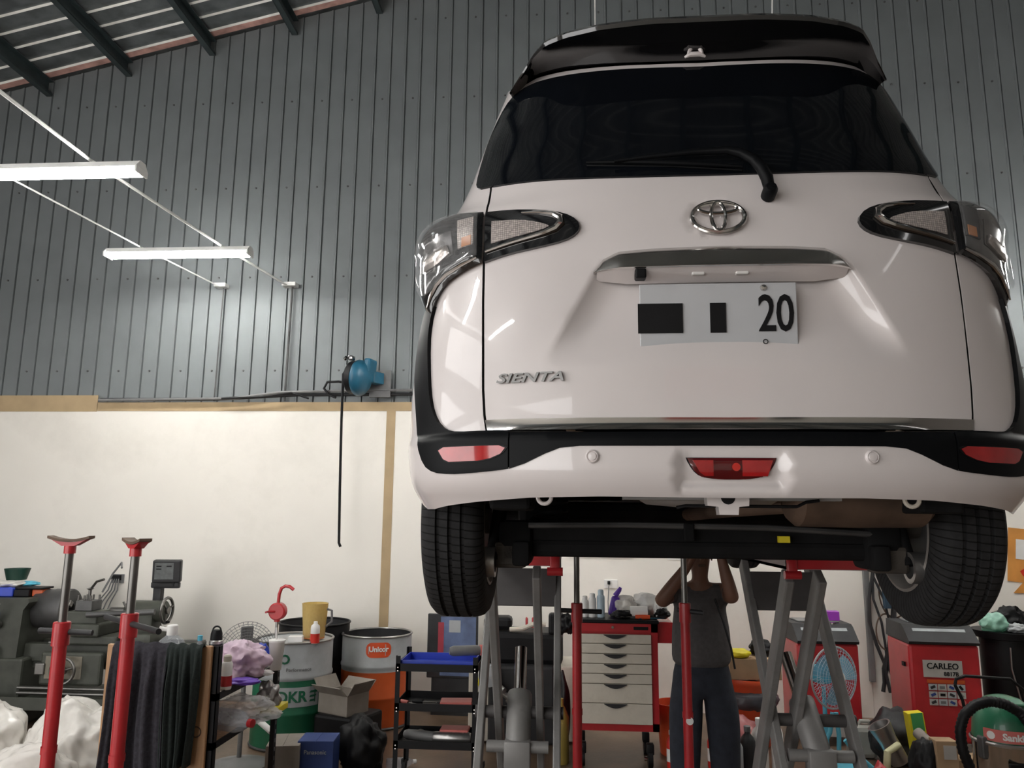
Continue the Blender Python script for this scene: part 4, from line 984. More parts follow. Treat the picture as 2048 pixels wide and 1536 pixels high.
MB().tube([(LX(8), -.29, lz(1265)), (LX(30), -.34, lz(1235)), (LX(52), -.36, lz(1200))], .010, 8).build('gear_lever', 'machine_steel', hs); MB().tube([(LX(22), -.33, lz(1248)), (LX(44), -.35, lz(1222))], .020, 10).build('lever_grip', 'blue', hs)
ck = MB().lathe([(.05, -.10), (.150, -.10), (.155, -.09), (.155, .02), (.16, .03), (.16, .16), (.15, .17), (.045, .17), (.045, .10)], 32, (LX(100), -.02, lz(1218)), 'x').build('chuck', 'steel_dark', lt)
for k in range(3): MB().box((LX(100)+.185, -.02+.09*math.cos(k*2.09+.5), lz(1218)+.09*math.sin(k*2.09+.5)), (.06, .045, .05), rot=(k*2.09+.5, 0, 0), bev=.006).build('chuck_jaw', 'machine_steel', ck)
m = MB(); m.box((LX(205), -.02, zb+.05), (.52, .44, .07), bev=.015); m.box((LX(205), -.10, zb+.13), (.24, .34, .10), bev=.015); m.box((LX(190), -.12, zb+.22), (.26, .20, .10), bev=.012); m.build('cross_slide', 'lathe_green', lt)
tp = MB().box((LX(188), -.12, zb+.31), (.14, .14, .08), bev=.006).build('tool_post', 'steel_dark', lt)
for k in range(6): MB().lathe([(.008, 0), (.008, .05), (0, .05)], 8, (LX(172)+.026*k, -.12+(.04 if k % 2 else -.04), zb+.34)).build('clamp_screw', 'machine_steel', tp)
MB().lathe([(.012, 0), (.012, .09), (.03, .10), (0, .11)], 12, (LX(188), -.12, zb+.34)).build('post_nut', 'machine_steel', tp); MB().tube([(LX(188), -.12, zb+.43), (LX(205), -.16, zb+.50), (LX(222), -.18, zb+.52)], .010, 8).build('post_lever', 'machine_steel', tp)
MB().tube([(LX(195), 0, zb+.40), (LX(205), .06, zb+.55), (LX(222), .05, zb+.64), (LX(230), .0, zb+.60)], .008, 8).build('coolant_hose', 'mid_grey', lt)
MB().tube([(LX(205), -.25, zb+.25), (LX(330), -.20, zb+.275)], .022, 10).build('feed_bar', 'steel_dark', lt)
ap = MB().box((LX(190), -.27, lz(1325)), (.50, .06, .25), bev=.02).build('apron', 'lathe_green', lt)
def handwheel(nm, c, R_, ax, parent, m_='machine_steel', th=.012):
    rot = (R(90), 0, 0) if ax == 'y' else (0, R(90), 0)
    h_ = MB(); h_.torus((0, 0, 0), R_, th, 28, 8, rot)
    for k in range(3):
        a = k*2.09+.3; p = (R_*math.cos(a), 0, R_*math.sin(a)) if ax == 'y' else (0, R_*math.cos(a), R_*math.sin(a)); h_.tube([(0, 0, 0), p], .009, 8)
    h_.lathe([(.03, -.02), (.03, .02)], 14, (0, 0, 0), ax); o = h_.build(nm, m_, parent, c)
    q = (0, -.035, -R_*.9) if ax == 'y' else (.035, -.02, -R_*.9); MB().tube([(q[0]*.2, q[1]*.2, q[2]), q], .010, 8).build('crank_grip', 'black', o); return o
MB().box((LX(178), -.303, lz(1322)), (.30, .006, .17), bev=.002).build('apron_plate', 'machine_plate', lt)
handwheel('apron_wheel', (LX(187), -.37, lz(1325)), .095, 'y', lt)
m = MB(); m.box((LX(135), -.31, lz(1325)), (.08, .03, .09), bev=.01); m.build('feed_dial', 'machine_steel', lt)
for q, py in enumerate((1362, 1372)): MB().lathe([(.014, 0), (.014, xb1-LX(95))], 12, (LX(95), -.30, lz(py)), 'x').build('lead_screw', 'machine_steel', lt)
m = MB(); m.box((LX(290), -.01, zb+.05), (.26, .30, .09), bev=.015); m.box((LX(290), -.01, zb+.17), (.20, .18, .2), bev=.03); m.lathe([(.075, -.16), (.085, -.14), (.085, .15), (.06, .17)], 24, (LX(290), -.01, lz(1220)), 'x'); m.build('tailstock', 'lathe_green', lt)
MB().lathe([(.028, -.22), (.030, 0)], 16, (LX(270), -.01, lz(1220)), 'x').build('quill', 'machine_steel', lt)
handwheel('tailstock_wheel', (LX(330), -.01, lz(1218)), .10, 'x', lt)
MB().tube([(LX(258), -.08, lz(1213)), (LX(252), -.09, lz(1200))], .009, 8).build('clamp_lever', 'machine_steel', lt)
m = MB(); m.box((LX(289), .16, (lz(1170)+zb)/2), (.07, .06, lz(1170)-zb), bev=.006); m.box((LX(310), .10, lz(1170)), (.24, .05, .05), bev=.01); m.lathe([(.012, 0), (.012, .05)], 10, (LX(328), .08, lz(1172))); ra = m.build('readout_arm', 'dark_grey', lt)
ro = MB().box((0, 0, 0), (.225, .07, .185), bev=.012).build('digital_readout', 'dark_grey', lt, (LX(316), .06, lz(1141)), (R(6), 0, R(14)))
MB().box((-.018, -.036, .004), (.150, .004, .135), bev=.001).build('display', 'screen', ro)
for q, (dx, dz) in enumerate(((-.06, .045), (.02, .045), (-.06, .022))): MB().box((dx, -.039, dz), (.04, .002, .010)).build('display_digits', 'black', ro)
cp = MB().box((LX(34), -.30, lz(1320)), (.085, .08, .27), bev=.008).build('control_box', 'dark_grey', lt)
for q in range(3): MB().lathe([(.014, -.012), (.014, 0), (0, 0)], 12, (LX(36), -.345, lz(1300)-.045*q), 'y').build('push_button', 'chrome_dark', cp)
defm('green_lamp', (.05, .9, .4), .4, var=.1, emis=2.0)
MB().lathe([(.017, -.012), (.017, 0), (0, 0)], 14, (LX(26), -.345, lz(1352)), 'y').build('indicator_lamp', 'green_lamp', cp)
# things lying on the headstock
def on_head(px, py, w_, d_, h_, m_, nm, lb, ct, rz=0, lift_=0):
    o = MB().box((0, 0, h_/2), (w_, d_, h_), bev=.006).build(nm, m_, None, (lx(px), LY-.05, zh+lift_), (0, 0, rz)); return tag(o, lb, ct)
on_head(10, 1180, .24, .26, .07, 'blue', 'parts_case', 'flat blue plastic case lying on the lathe headstock', 'case', R(8), .003)
on_head(56, 1175, .13, .2, .055, 'black', 'tool_case', 'small black case on the lathe headstock by the orange box', 'case', 0, .003)
on_head(80, 1182, .085, .12, .055, 'orange', 'parts_box', 'small orange cardboard box on the lathe headstock', 'box', R(6), .003)
o = MB().box((lx(62), LY-.05, zh+.068), (.26, .16, .016), bev=.004).build('black_tray', 'black'); tag(o, 'thin black tray on the small cases atop the lathe', 'tray')
crumple('cloth_wad', (lx(12), LY-.02, zh+.074), (.26, .2, .05), 'bag_white', seed=3); tag(bpy.data.objects['cloth_wad'], 'pale crumpled cloth on the blue case', 'cloth')
crumple('cyan_rag', (lx(42), LY+.03, zh+.077), (.16, .12, .04), 'cyan', seed=5); tag(bpy.data.objects['cyan_rag'], 'light cyan rag on the black tray', 'rag')
defm('dark_green', (.006, .04, .026), .45)
t = MB().lathe([(.07, 0), (.095, .09), (.10, .09), (.075, -.004)], 24, (lx(2), LY+.10, zh+.12)).build('green_bowl', 'dark_green'); tag(t, 'dark green plastic bowl on top of the lathe pile', 'bowl')
MB().lathe([(.0, 0), (.10, 0)], 24, (lx(8), LY+.10, zh+.122), cap=False).build('bowl_floor', 'green', t) if 0 else None

# ------------------------------------------------------------------ white plastic bags, left foreground
for i, (px, py, Y, d, sd) in enumerate(((-45, 1470, 4.5, (.50, .5, .50), 1), (165, 1462, 4.55, (.52, .5, .52), 2), (45, 1530, 3.95, (.55, .42, .40), 4))):
    g = at(px, py, Y); zt = {0: .60, 1: .60, 2: .52}[i]
    o = crumple('plastic_bag', (g.x, g.y, 0), (d[0], d[1], zt), 'bag_white', seed=sd, amp=.24, sub=5, freq=1.25, fine=.8); o['group'] = 'filled white bags'
    tag(o, ['bulging white plastic bag below the lathe headstock', 'large white plastic bag between the two red stands', 'low white plastic bag slumped in front of the other bags'][i], 'bag', 'filled white bags')

# ------------------------------------------------------------------ black rack with plywood end panel
RX0, RX1, RY0, RY1 = -2.30, -1.745, 3.93, 4.80
rk = thing('storage_rack', 'black slotted angle rack with plywood end panel and two shelves', 'rack', (RX0, RY0, 0))
W_, D_ = RX1-RX0, RY1-RY0
for (x, y, h) in ((W_, 0, 1.0), (W_, D_, .80), (0, 0, 1.0), (0, D_, .80)):
    m = MB(); sx = -1 if x > .1 else 1; sy = 1 if y < .1 else -1
    m.box((x+sx*.018, y, h/2), (.04, .004, h)); m.box((x, y+sy*.018, h/2), (.004, .04, h)); po = m.build('post', 'black', rk)
    if x > .1 and y > .1:
        for k in range(14): MB().box((x+.0025, y-.018, .08+.05*k), (.002, .012, .022)).build('slot', 'mid_grey', po)
for z in (.755, .525, .10):
    m = MB(); m.box((W_/2, 0, z), (W_, .004, .035)); m.box((W_/2, D_, z), (W_, .004, .035)); m.box((W_, D_/2, z), (.004, D_, .035)); m.box((0, D_/2, z), (.004, D_, .035)); m.build('shelf_beam', 'black', rk)
    MB().box((W_/2, D_/2, z+.010), (W_-.01, D_-.01, .010)).build('shelf_board', 'wood' if z < .7 else 'cardboard_grey', rk)
pb = MB().box((W_/2-.02, -.018, .505), (W_-.01, .022, 1.0), bev=.006).build('plywood_panel', 'wood', rk)
MB().torus((W_-.075, -.031, .60), .024, .003, 24, 6, (R(90), 0, 0)).build('knot_mark', 'rust', pb)
# towels draped over the panel
def towel(name, label, x0, x1, zl0, zl1, m_, y0, seed, zt=1.016):
    n, k = 46, 26; vs = []
    for i in range(n+1):
        u = i/n; x = x0+(x1-x0)*u; wv = .011*math.sin(u*19+seed)+.007*math.sin(u*43+seed*2)+.012*mnoise.noise(Vector((u*6, seed, 0)))
        bot = zl0+(zl1-zl0)*u+.03*mnoise.noise(Vector((u*4, seed+5, 0)))
        for j in range(k+1):
            v = j/k
            if v < .12: q = v/.12; p = Vector((x, y0+.10-.10*q*.9, zt-.10*(1-q)**1.5+.004*math.sin(u*20)))
            else:
                q = (v-.12)/.88; f_ = min(1, q*3); p = Vector((x+.015*math.sin(q*3+u*4+seed)*q, y0+.008-.012*f_-wv*f_*1.6-.012, zt-(zt-bot)*q))
            vs.append(p)
    o = MB().add(vs, [(i*(k+1)+j, (i+1)*(k+1)+j, (i+1)*(k+1)+j+1, i*(k+1)+j+1) for i in range(n) for j in range(k)], True).build(name, m_, None, angle=80)
    md = o.modifiers.new('thick', 'SOLIDIFY'); md.thickness = .006; md.offset = 0
    return tag(o, label, 'towel', 'towels draped over the plywood panel')
towel('draped_towel', 'dark purple grey towel hanging over the plywood panel', xat(224, 1320, 3.88), xat(338, 1320, 3.88), .40, .42, 'cloth_purple', RY0-.045, 1.)
towel('draped_towel', 'dark green towel hanging beside the purple grey towel', xat(332, 1320, 3.86), xat(402, 1320, 3.86), .40, .46, 'cloth_green', RY0-.062, 4.)
SZ = .770
# things on the top shelf
jug = thing('water_jug', 'clear plastic water jug with white screw cap behind the towels', 'bottle', (xat(338, 1300, 4.2), 4.22, SZ))
MB().lathe([(.08, 0), (.085, .01), (.085, .14), (.082, .17), (.06, .21), (.030, .235), (.026, .24)], 28).build('jug_body', 'pet', jug); MB().lathe([(.029, .235), (.029, .285), (.024, .29)], 18).build('cap', 'white_plastic', jug); MB().tube([(0, 0, .262), (-.045, -.01, .268), (-.065, -.02, .275)], .011, 10).build('cap_tab', 'white_plastic', jug)
tb = thing('tumbler', 'black insulated tumbler with dark lid on the rack', 'tumbler', (xat(431, 1300, 4.45), 4.45, SZ)); MB().lathe([(.032, 0), (.036, .01), (.038, .15), (.038, .16)], 24).build('cup', 'dark_grey', tb); MB().lathe([(.039, .16), (.039, .175), (.034, .18)], 24).build('steel_ring', 'steel', tb); MB().lathe([(.034, .18), (.032, .215), (.026, .235)], 20).build('lid', 'black', tb); MB().torus((0, 0, .23), .024, .005, 16, 6, (R(90), 0, 0)).build('carry_loop', 'black', tb)
bottle('water_bottle', 'bottle with bright blue cap behind the plywood panel', 'bottle', (xat(398, 1305, 4.3), 4.3, SZ), .225, .03, 'pet', 'cyan')
spray('red and white spray can standing next to the plywood panel', (xat(446, 1380, 4.02), 4.05, SZ), .17, .028, 'white_plastic', 'cream', m_label='red')
o = crumple('pink_bag', (xat(484, 1335, 4.38), 4.36, SZ+.004), (.25, .22, .20), 'pink', seed=8, amp=.36, sub=5, freq=1.5, fine=.75); tag(o, 'crumpled pale pink plastic bag on the rack', 'bag')
cp_ = thing('paper_cup', 'white paper cup with lid and straw on the rack', 'cup', (xat(551, 1340, 4.58), 4.58, SZ)); MB().lathe([(.030, 0), (.033, .004), (.045, .155), (.047, .158)], 24).build('cup_body', 'white_plastic', cp_); MB().lathe([(.048, .156), (.048, .166), (.04, .170)], 24).build('lid', 'white_plastic', cp_); MB().tube([(-.004, 0, .16), (-.010, 0, .235)], .006, 8).build('straw', 'white_plastic', cp_)
o = crumple('blue_wrapper', (xat(522, 1330, 4.62), 4.62, SZ+.004), (.10, .08, .14), 'blue', seed=11, amp=.3); tag(o, 'small blue wrapper between the pink bag and the paper cup', 'wrapper')
o = crumple('purple_wrapper', (xat(490, 1380, 4.18), 4.16, SZ+.004), (.16, .10, .035), 'purple', seed=12, amp=.3); tag(o, 'flat purple wrapper under the edge of the pink bag', 'wrapper')
o = crumple('paper_scrap', (xat(520, 1362, 4.32), 4.40, SZ+.004), (.08, .07, .03), 'white_plastic', seed=14); tag(o, 'crumpled white paper scrap near the paper cup', 'paper')
# second shelf
Z2 = .541
o = crumple('clear_bag', (xat(490, 1430, 4.3), 4.32, Z2+.004), (.30, .25, .14), 'bag_clear', seed=15, amp=.36, sub=5, freq=1.6, fine=.8); tag(o, 'clear crumpled plastic bag on the middle shelf', 'bag')
o = crumple('foil_bag', (xat(528, 1408, 4.5), 4.56, Z2+.004), (.12, .10, .17), 'steel', seed=16, amp=.4, sub=4, fine=.5); tag(o, 'silver foil bag on the middle shelf', 'bag')
pt = thing('water_bottle', 'clear water bottle with red cap lying on the rack', 'bottle', (xat(448, 1480, 4.05), 4.12, Z2+.062), 0, rot=(R(12), R(90), R(-8))); MB().lathe([(.045, -.10), (.055, -.09), (.056, .04), (.045, .08), (.02, .11), (.017, .125)], 24).build('bottle_body', 'pet', pt); MB().lathe([(.021, .12), (.021, .145), (0, .146)], 16).build('cap', 'red', pt)
o = MB().box((xat(548, 1425, 4.6), 4.58, Z2+.022), (.12, .16, .036), bev=.004).build('yellow_pack', 'yellow'); tag(o, 'small yellow pack at the end of the middle shelf', 'pack')

# ------------------------------------------------------------------ fan, drums and boxes
fn = thing('pedestal_fan', 'grey pedestal fan with wire guard behind the rack', 'fan', (xat(492, 1300, 5.35), 5.35, 0))
zc = zat(1298, 5.35, 492)
MB().lathe([(.20, 0), (.20, .02), (.06, .05), (.03, .06)], 28).build('base', 'mid_grey', fn); MB().lathe([(.016, .05), (.016, zc-.1)], 12).build('pole', 'mid_grey', fn); MB().lathe([(.055, -.02), (.06, .08), (.04, .14), (0, .15)], 20, (0, .02, zc), 'y', rot=(0, 0, R(-35))).build('motor', 'dark_grey', fn)
fh = MB(); 
for rr in [.04+.018*i for i in range(9)]: fh.torus((0, -.05+.02*(rr/.19)**2, zc), rr, .0018, 30, 5, (R(90), 0, 0))
for k in range(36):
    a = 2*PI*k/36; fh.tube([(.04*math.cos(a), -.05, zc+.04*math.sin(a)), (.185*math.cos(a), -.03, zc+.185*math.sin(a)), (.16*math.cos(a), .03, zc+.16*math.sin(a))], .0015, 4)
gd = fh.build('wire_guard', 'mid_grey', fn)
m = MB()
for k in range(4): m.box((.085*math.cos(k*PI/2), 0, zc+.085*math.sin(k*PI/2)), (.13, .012, .09), rot=(R(20), -k*PI/2, 0), bev=.02)
m.build('blade', 'mid_grey', fn)
for o_ in (gd,): pass
fn.rotation_euler = (0, 0, R(28))
dk = at(583, 1400, 5.95); DH = zat(1286, 5.66, 583); DS = zat(1362, 5.66, 583); DL = zat(1397, 5.66, 583)
d1 = drum('oil_drum', 'white and green oil drum marked DKR beside the rack', (dk.x, dk.y, 0), .285, DH, 'drum_white', 'green', DS, False); fa_ = facing(dk)
o = curved_patch('label_panel', rrect(.40, .135, .004, 1), 'drum_white', d1, .285, DL, fa_); curved_text('drum_lettering', 'DKR', .105, 'green', d1, .286, DL, fa_, bold=.003)
for sx in (-1, 1):
    for q in range(3): curved_patch('label_stripe', [(sx*.125, .03-.03*q-.006), (sx*(.175+.012*(1-q)), .03-.03*q-.006), (sx*(.185+.012*(1-q)), .03-.03*q+.008), (sx*.135, .03-.03*q+.008)], 'green', d1, .287, DL, fa_)
curved_text('drum_lettering', 'O', .09, 'green', d1, .285, DS+.14, fa_-.22, bold=.003); curved_text('drum_lettering', 'e-performance', .035, 'mid_grey', d1, .285, .65, fa_+.16) if 0 else curved_text('drum_lettering', 'Performance', .035, 'mid_grey', d1, .285, DS+.07, fa_+.14)
DZ = DH-.015
pm = thing('drum_pump', 'red rotary hand pump with hooked spout on the green drum', 'pump', (xat(553, 1260, 5.9), 5.9, DZ)); MB().lathe([(.012, 0), (.012, .16)], 12).build('suction_pipe', 'steel', pm); MB().lathe([(0, -.03), (.055, -.03), (.065, -.02), (.065, .03), (0, .035)], 24, (0, 0, .205), 'y').build('pump_body', 'red', pm); MB().lathe([(.022, .13), (.022, .16)], 12).build('collar', 'red', pm); MB().tube([(.0, 0, .25), (.005, 0, .33), (.02, 0, .375), (.05, 0, .392), (.085, 0, .387), (.115, 0, .365)], .0125, 10).build('spout', 'red', pm); MB().tube([(-.01, -.03, .205), (-.06, -.05, .205), (-.06, -.08, .205)], .008, 8).build('crank', 'red', pm)
jg = thing('measuring_jug', 'tall amber plastic measuring jug on the green drum', 'jug', (xat(626, 1270, 5.95), 5.97, DZ)); MB().lathe([(.075, .005), (.082, .02), (.098, .255), (.100, .262), (.094, .262), (.078, .025), (0, .022)], 28, cap=False).build('jug_body', 'amber_clear', jg); MB().tube([(.09, 0, .22), (.13, 0, .21), (.135, 0, .13), (.088, 0, .09)], .009, 8).build('handle', 'mid_grey', jg); MB().lathe([(.08, .006), (.083, .05), (.08, .05)], 24).build('oil_inside', 'amber', jg)
bottle('oil_bottle', 'red bottle with white cap on the green drum', 'bottle', (xat(629, 1275, 5.75), 5.76, DZ), .155, .033, 'white_plastic', 'white_plastic', None, [(.03, 0), (.033, .006), (.033, .11), (.03, .125), (.014, .14), (.013, .145)]); MB().lathe([(.034, .004), (.034, .07)], 20, cap=False).build('label_band', 'red_bright', bpy.data.objects['oil_bottle'])
carton('small_carton', 'small white carton lying on the green drum lid', (xat(590, 1280, 5.8), 5.82, DZ), (.10, .08, .035), 'white_plastic', R(10), False)
bb = at(622, 1400, 6.6); t = drum('black_bin', 'tall black plastic drum behind the green drum', (bb.x, 6.6, 0), .29, zat(1252, 6.3, 622), 'black', 'black', .3, True)
t['category'] = 'bin'
un = at(750, 1400, 6.55); UH = zat(1274, 6.27, 750); UB = zat(1301, 6.27, 760)
d2 = drum('oil_drum', 'open grey and orange oil drum marked Unicor', (un.x, un.y, 0), .283, UH, 'drum_white', 'orange', zat(1347, 6.27, 750), True); fu = facing(un)
curved_patch('badge', rrect(.20, .115, .045), 'orange_bright', d2, .283, UB, fu+.05); curved_text('drum_lettering', 'Unicor', .055, 'white_plastic', d2, .285, UB+.006, fu+.05, bold=.002)
g = at(640, 1536, 5.5)
bx = carton('blue_carton', 'blue carton on the floor in front of the green drum', (xat(632, 1510, 5.0), 5.05, 0), (.22, .20, zat(1480, 5.0, 634)), 'navy', R(5), False)
text('carton_print', 'Panasonic', .035, 'drum_white', bx, (0, -.103, zat(1500, 5.0, 634)), (R(90), 0, 0))
carton('open_carton', 'open cardboard box with grey print beside the orange drum', (xat(685, 1450, 5.75), 5.75, .27), (.28, .22, .14), 'cardboard_grey', R(-28), True, flap=.9)
o = MB().box((0, 0, .135), (.36, .34, .27), bev=.02).build('black_crate', 'black', None, (xat(695, 1470, 5.75), 5.76, 0), (0, 0, R(-20))); tag(o, 'black crate holding up the open cardboard box', 'crate')
o = crumple('bin_bag', (xat(718, 1500, 5.25), 5.3, 0), (.28, .30, .36), 'black', seed=21, amp=.35, sub=4, fine=.5); tag(o, 'black rubbish bag beside the blue carton', 'bag')
carton('flat_carton', 'grey brown closed carton on the floor by the rack', (xat(540, 1536, 4.75), 5.0, 0), (.20, .28, .27), 'cardboard_grey', R(12), False)
o = MB().tube([(xat(515, 1490, 5.2), 5.2, .33), (xat(545, 1518, 5.2), 5.15, .28)], .02, 12).build('white_tube', 'white_plastic'); o.location.z = 0; tag(o, 'short white tube resting on the grey brown carton', 'tube')
bottle('pet_bottle', 'clear bottle lying under the black tool cart', 'bottle', (xat(770, 1515, 5.35), 5.4, .035), .2, .033, 'pet', 'white_plastic', lean=(R(0), R(90), R(20)))

# ------------------------------------------------------------------ black tool cart
CY0, CY1 = 5.0, 5.36; CX0, CX1 = xat(792, 1330, CY0), xat(955, 1330, CY0); cw = CX1-CX0; cdp = CY1-CY0
tc = thing('tool_cart', 'black three tier tool cart with tools on every tier', 'tool cart', (CX0, CY0, 0))
for x in (0, cw):
    for y in (0, cdp):
        sx = 1 if x == 0 else -1; m = MB(); m.box((x+sx*.014, y, .43), (.028, .003, .72)); m.box((x, y+(.014 if y == 0 else -.014), .43), (.003, .028, .72)); p_ = m.build('post', 'black', tc)
        if y == 0:
            for z in (.72, .70, .48, .46, .262, .242): MB().lathe([(.006, -.004), (.005, -.007), (0, -.008)], 8, (x+sx*.014, 0, z), 'y').build('bolt', 'chrome', p_)
        w2 = MB(); w2.lathe([(.035, -.012), (.035, .012)], 18, (x, y, .036), 'x'); w2.box((x, y, .065), (.036, .03, .03)); w2.build('castor', 'rubber', tc)
TZ = (.70, .465, .245)
for z in TZ:
    m = MB(); m.box((cw/2, cdp/2, z), (cw, cdp, .004)); m.box((cw/2, 0, z+.022), (cw, .003, .044)); m.box((cw/2, cdp, z+.022), (cw, .003, .044)); m.box((0, cdp/2, z+.022), (.003, cdp, .044)); m.box((cw, cdp/2, z+.022), (.003, cdp, .044)); m.build('tray', 'black', tc)
o = thing('blue_tray', 'shallow blue plastic tray on the top of the black cart', 'tray', (CX0+cw*.5, CY0+cdp*.5, TZ[0]+.004)); m = MB(); m.box((0, 0, .006), (cw*.9, cdp*.85, .012)); m.build('tray_floor', 'blue', o); m = MB()
for sx in (-1, 1): m.box((sx*cw*.45, 0, .028), (.006, cdp*.85, .056))
for sy in (-1, 1): m.box((0, sy*cdp*.42, .028), (cw*.9, .006, .056))
m.build('tray_rim', 'blue', o)
def tool(kind, label, loc, L=.2, rz=0, m_='machine_steel', g=None, tilt=0):
    t = thing(kind, label, 'tool', loc, 0, g, rot=(0, tilt, rz))
    if kind == 'spanner':
        MB().box((0, 0, .006), (L*.8, .016, .009), bev=.003).build('shank', m_, t)
        for s_ in (-1, 1): MB().torus((s_*L*.44, 0, .007), .014, .006, 14, 6).build('jaw', m_, t)
    elif kind == 'air_gun':
        MB().lathe([(.022, -L*.5), (.032, -L*.42), (.032, L*.2), (.02, L*.32), (.012, L*.5)], 18, (0, 0, .035), 'x').build('motor_body', m_, t); MB().box((-L*.25, 0, -.0), (.035, .03, .07), bev=.01).build('grip', 'black', t) if 0 else MB().box((-L*.25, .05, .035), (.035, .10, .03), bev=.01).build('grip', 'black', t)
    else:
        MB().lathe([(.014, -L*.5), (.016, -L*.3), (.013, -.02)], 12, (0, 0, .016), 'x').build('grip', m_, t); MB().lathe([(.005, -.02), (.005, L*.5)], 10, (0, 0, .016), 'x').build('shaft', 'machine_steel', t)
    return t
tool('air_gun', 'pale air wrench lying on the blue tray', (CX0+cw*.86, CY0+cdp*.45, TZ[0]+.07), .26, R(18), 'mid_grey')
MB().lathe([(.034, -.02), (.034, .05)], 16, (.12, 0, .035), 'x').build('rubber_boot', 'pink_tool', bpy.data.objects['air_gun']) if 0 else None
defm('coral', (.62, .16, .14), .5, var=.1)
MB().lathe([(.034, -.02), (.034, .04), (.02, .045)], 16, (.09, 0, .035), 'x').build('rubber_boot', 'coral', bpy.data.objects['air_gun'])
for i in range(4): tool('screwdriver', ['red handled screwdriver on the middle tier of the black cart', 'dark screwdriver on the middle tier of the black cart', 'steel punch on the middle tier near the cart post', 'short screwdriver across the middle tier of the cart'][i], (CX0+.08+.09*i, CY0+.10+.05*(i % 2), TZ[1]+.006), .16+.02*i, R(20*i-30), ['coral', 'black', 'machine_steel', 'dark_grey'][i], 'screwdrivers on the cart')
o = MB().box((0, 0, .02), (.20, .14, .04), bev=.006).build('red_pouch', 'coral', None, (CX0+cw*.72, CY0+.12, TZ[1]+.004), (0, 0, R(5))); tag(o, 'flat red pouch on the middle tier of the cart', 'pouch')
tool('air_gun', 'grey grease gun on the lower tier of the black cart', (CX0+cw*.35, CY0+.13, TZ[2]+.006), .30, R(-14), 'mid_grey')
o = thing('steel_cylinder', 'light grey steel cylinder lying on the lower tier', 'cylinder', (CX0+cw*.68, CY0+.10, TZ[2]+.042)); MB().lathe([(.03, -.12), (.036, -.11), (.036, .11), (.03, .12)], 20, (0, 0, 0), 'x').build('barrel', 'steel', o)
o = MB().box((CX0+cw*.7, CY0+.16, TZ[2]+.10), (.18, .12, .02), bev=.004).build('red_case', 'coral'); o.location.z = -.02; tag(o, 'thin red case behind the steel cylinder on the lower tier', 'case')
o = MB().box((CX0+cw*.70, CY0+.17, .07), (.20, .20, .03), bev=.006).build('teal_case', 'teal'); o.location.z = -.055; tag(o, 'flat teal case on the floor below the black cart', 'case')
# ------------------------------------------------------------------ poster and machine behind the left lift
p = at(905, 1300, 6.85)
ps = thing('battery_poster', 'dark blue framed poster standing behind the tool cart', 'poster', (p.x, 6.85, 0), R(-3))
z0, z1 = .30, zat(1228, 6.85, 905); w_ = .44
MB().box((0, 0, (z0+z1)/2), (w_, .03, z1-z0), bev=.006).build('frame', 'dark_grey', ps)
defm('print_blue', (.10, .14, .26), .4, var=.5, vscale=5); defm('print_red', (.35, .03, .05), .4, var=.2)
MB().box((.05, -.017, (z0+z1)/2), (w_*.70, .004, (z1-z0)*.92)).build('print_panel', 'print_blue', ps); MB().box((-.10, -.020, (z0+z1)/2+.05), (.05, .003, (z1-z0)*.55)).build('red_band', 'print_red', ps); MB().box((.02, -.020, z1-.10), (.10, .003, .10)).build('pale_figure', 'drum_white', ps)
MB().box((0, .04, z0/2), (w_*.8, .10, z0)).build('stand_foot', 'dark_grey', ps)
p = at(1045, 1350, 6.2)
tcg = thing('wheel_machine', 'dark workshop machine with hoses behind the left scissor lift', 'machine', (p.x, 6.3, 0))
zt = zat(1262, 6.2, 1045)
MB().box((0, 0, zt*.35), (.50, .5, zt*.7), bev=.02).build('cabinet', 'dark_grey', tcg)
MB().box((0, .05, zt*.84), (.62, .40, zt*.30), bev=.04).build('hood', 'black', tcg)
MB().box((.26, -.10, zt+.06), (.12, .10, .16), bev=.02).build('control_head', 'black', tcg); MB().box((-.20, 0, zt+.05), (.22, .16, .10), bev=.03).build('top_cover', 'black', tcg)
MB().tube([(-.1, -.1, zt+.01), (.0, -.12, zt+.02), (.1, -.1, zt+.06), (.18, -.1, zt+.05)], .018, 8).build('coiled_hose', 'cream', tcg)
for i in range(2): MB().lathe([(.010, 0), (.010, .07), (.004, .08)], 10, (.02+.05*i, .1, zt)).build('red_nozzle', 'red', tcg)
MB().lathe([(0, -.04), (.075, -.03), (.085, .02), (.05, .05), (0, .05)], 20, (-.24, -.30, zt*.62), 'y').build('bead_disc', 'drum_white', tcg)
for i in range(3): MB().tube([(-.20+.05*i, -.26, zt*.55-.06*i), (-.12+.05*i, -.34, zt*.5-.06*i)], .022, 10).build('valve', 'steel', tcg)
MB().box((.34, .02, zt*.36), (.16, .44, zt*.68), bev=.01).build('side_panel', 'cream', tcg)
MB().box((-.32, -.08, .28), (.16, .3, .54), bev=.01).build('tank_box', 'cream', tcg)
for i in range(2): MB().box((-.33, -.233, .44-.13*i), (.07, .004, .07)).build('yellow_sticker', 'yellow', tcg)
p = at(1138, 1440, 6.0); o = crumple('grey_sheet', (p.x-.05, 5.85, 0), (.11, .20, .58), 'dark_grey', seed=31, amp=.25, sub=4, freq=1.6); tag(o, 'dark grey cover sheet heaped between the lift and the tool chest', 'sheet')
o = thing('yellow_bottle', 'yellow plastic bottle standing by the tool chest', 'bottle', (xat(1122, 1440, 5.7), 5.65, 0)); MT['yellow_dull'] = mat('yellow_dull', (.30, .22, .05), .5); MB().lathe([(.05, 0), (.055, .01), (.055, .3), (.03, .36), (.018, .38), (.018, .42), (0, .42)], 20).build('bottle_body', 'yellow_dull', o)

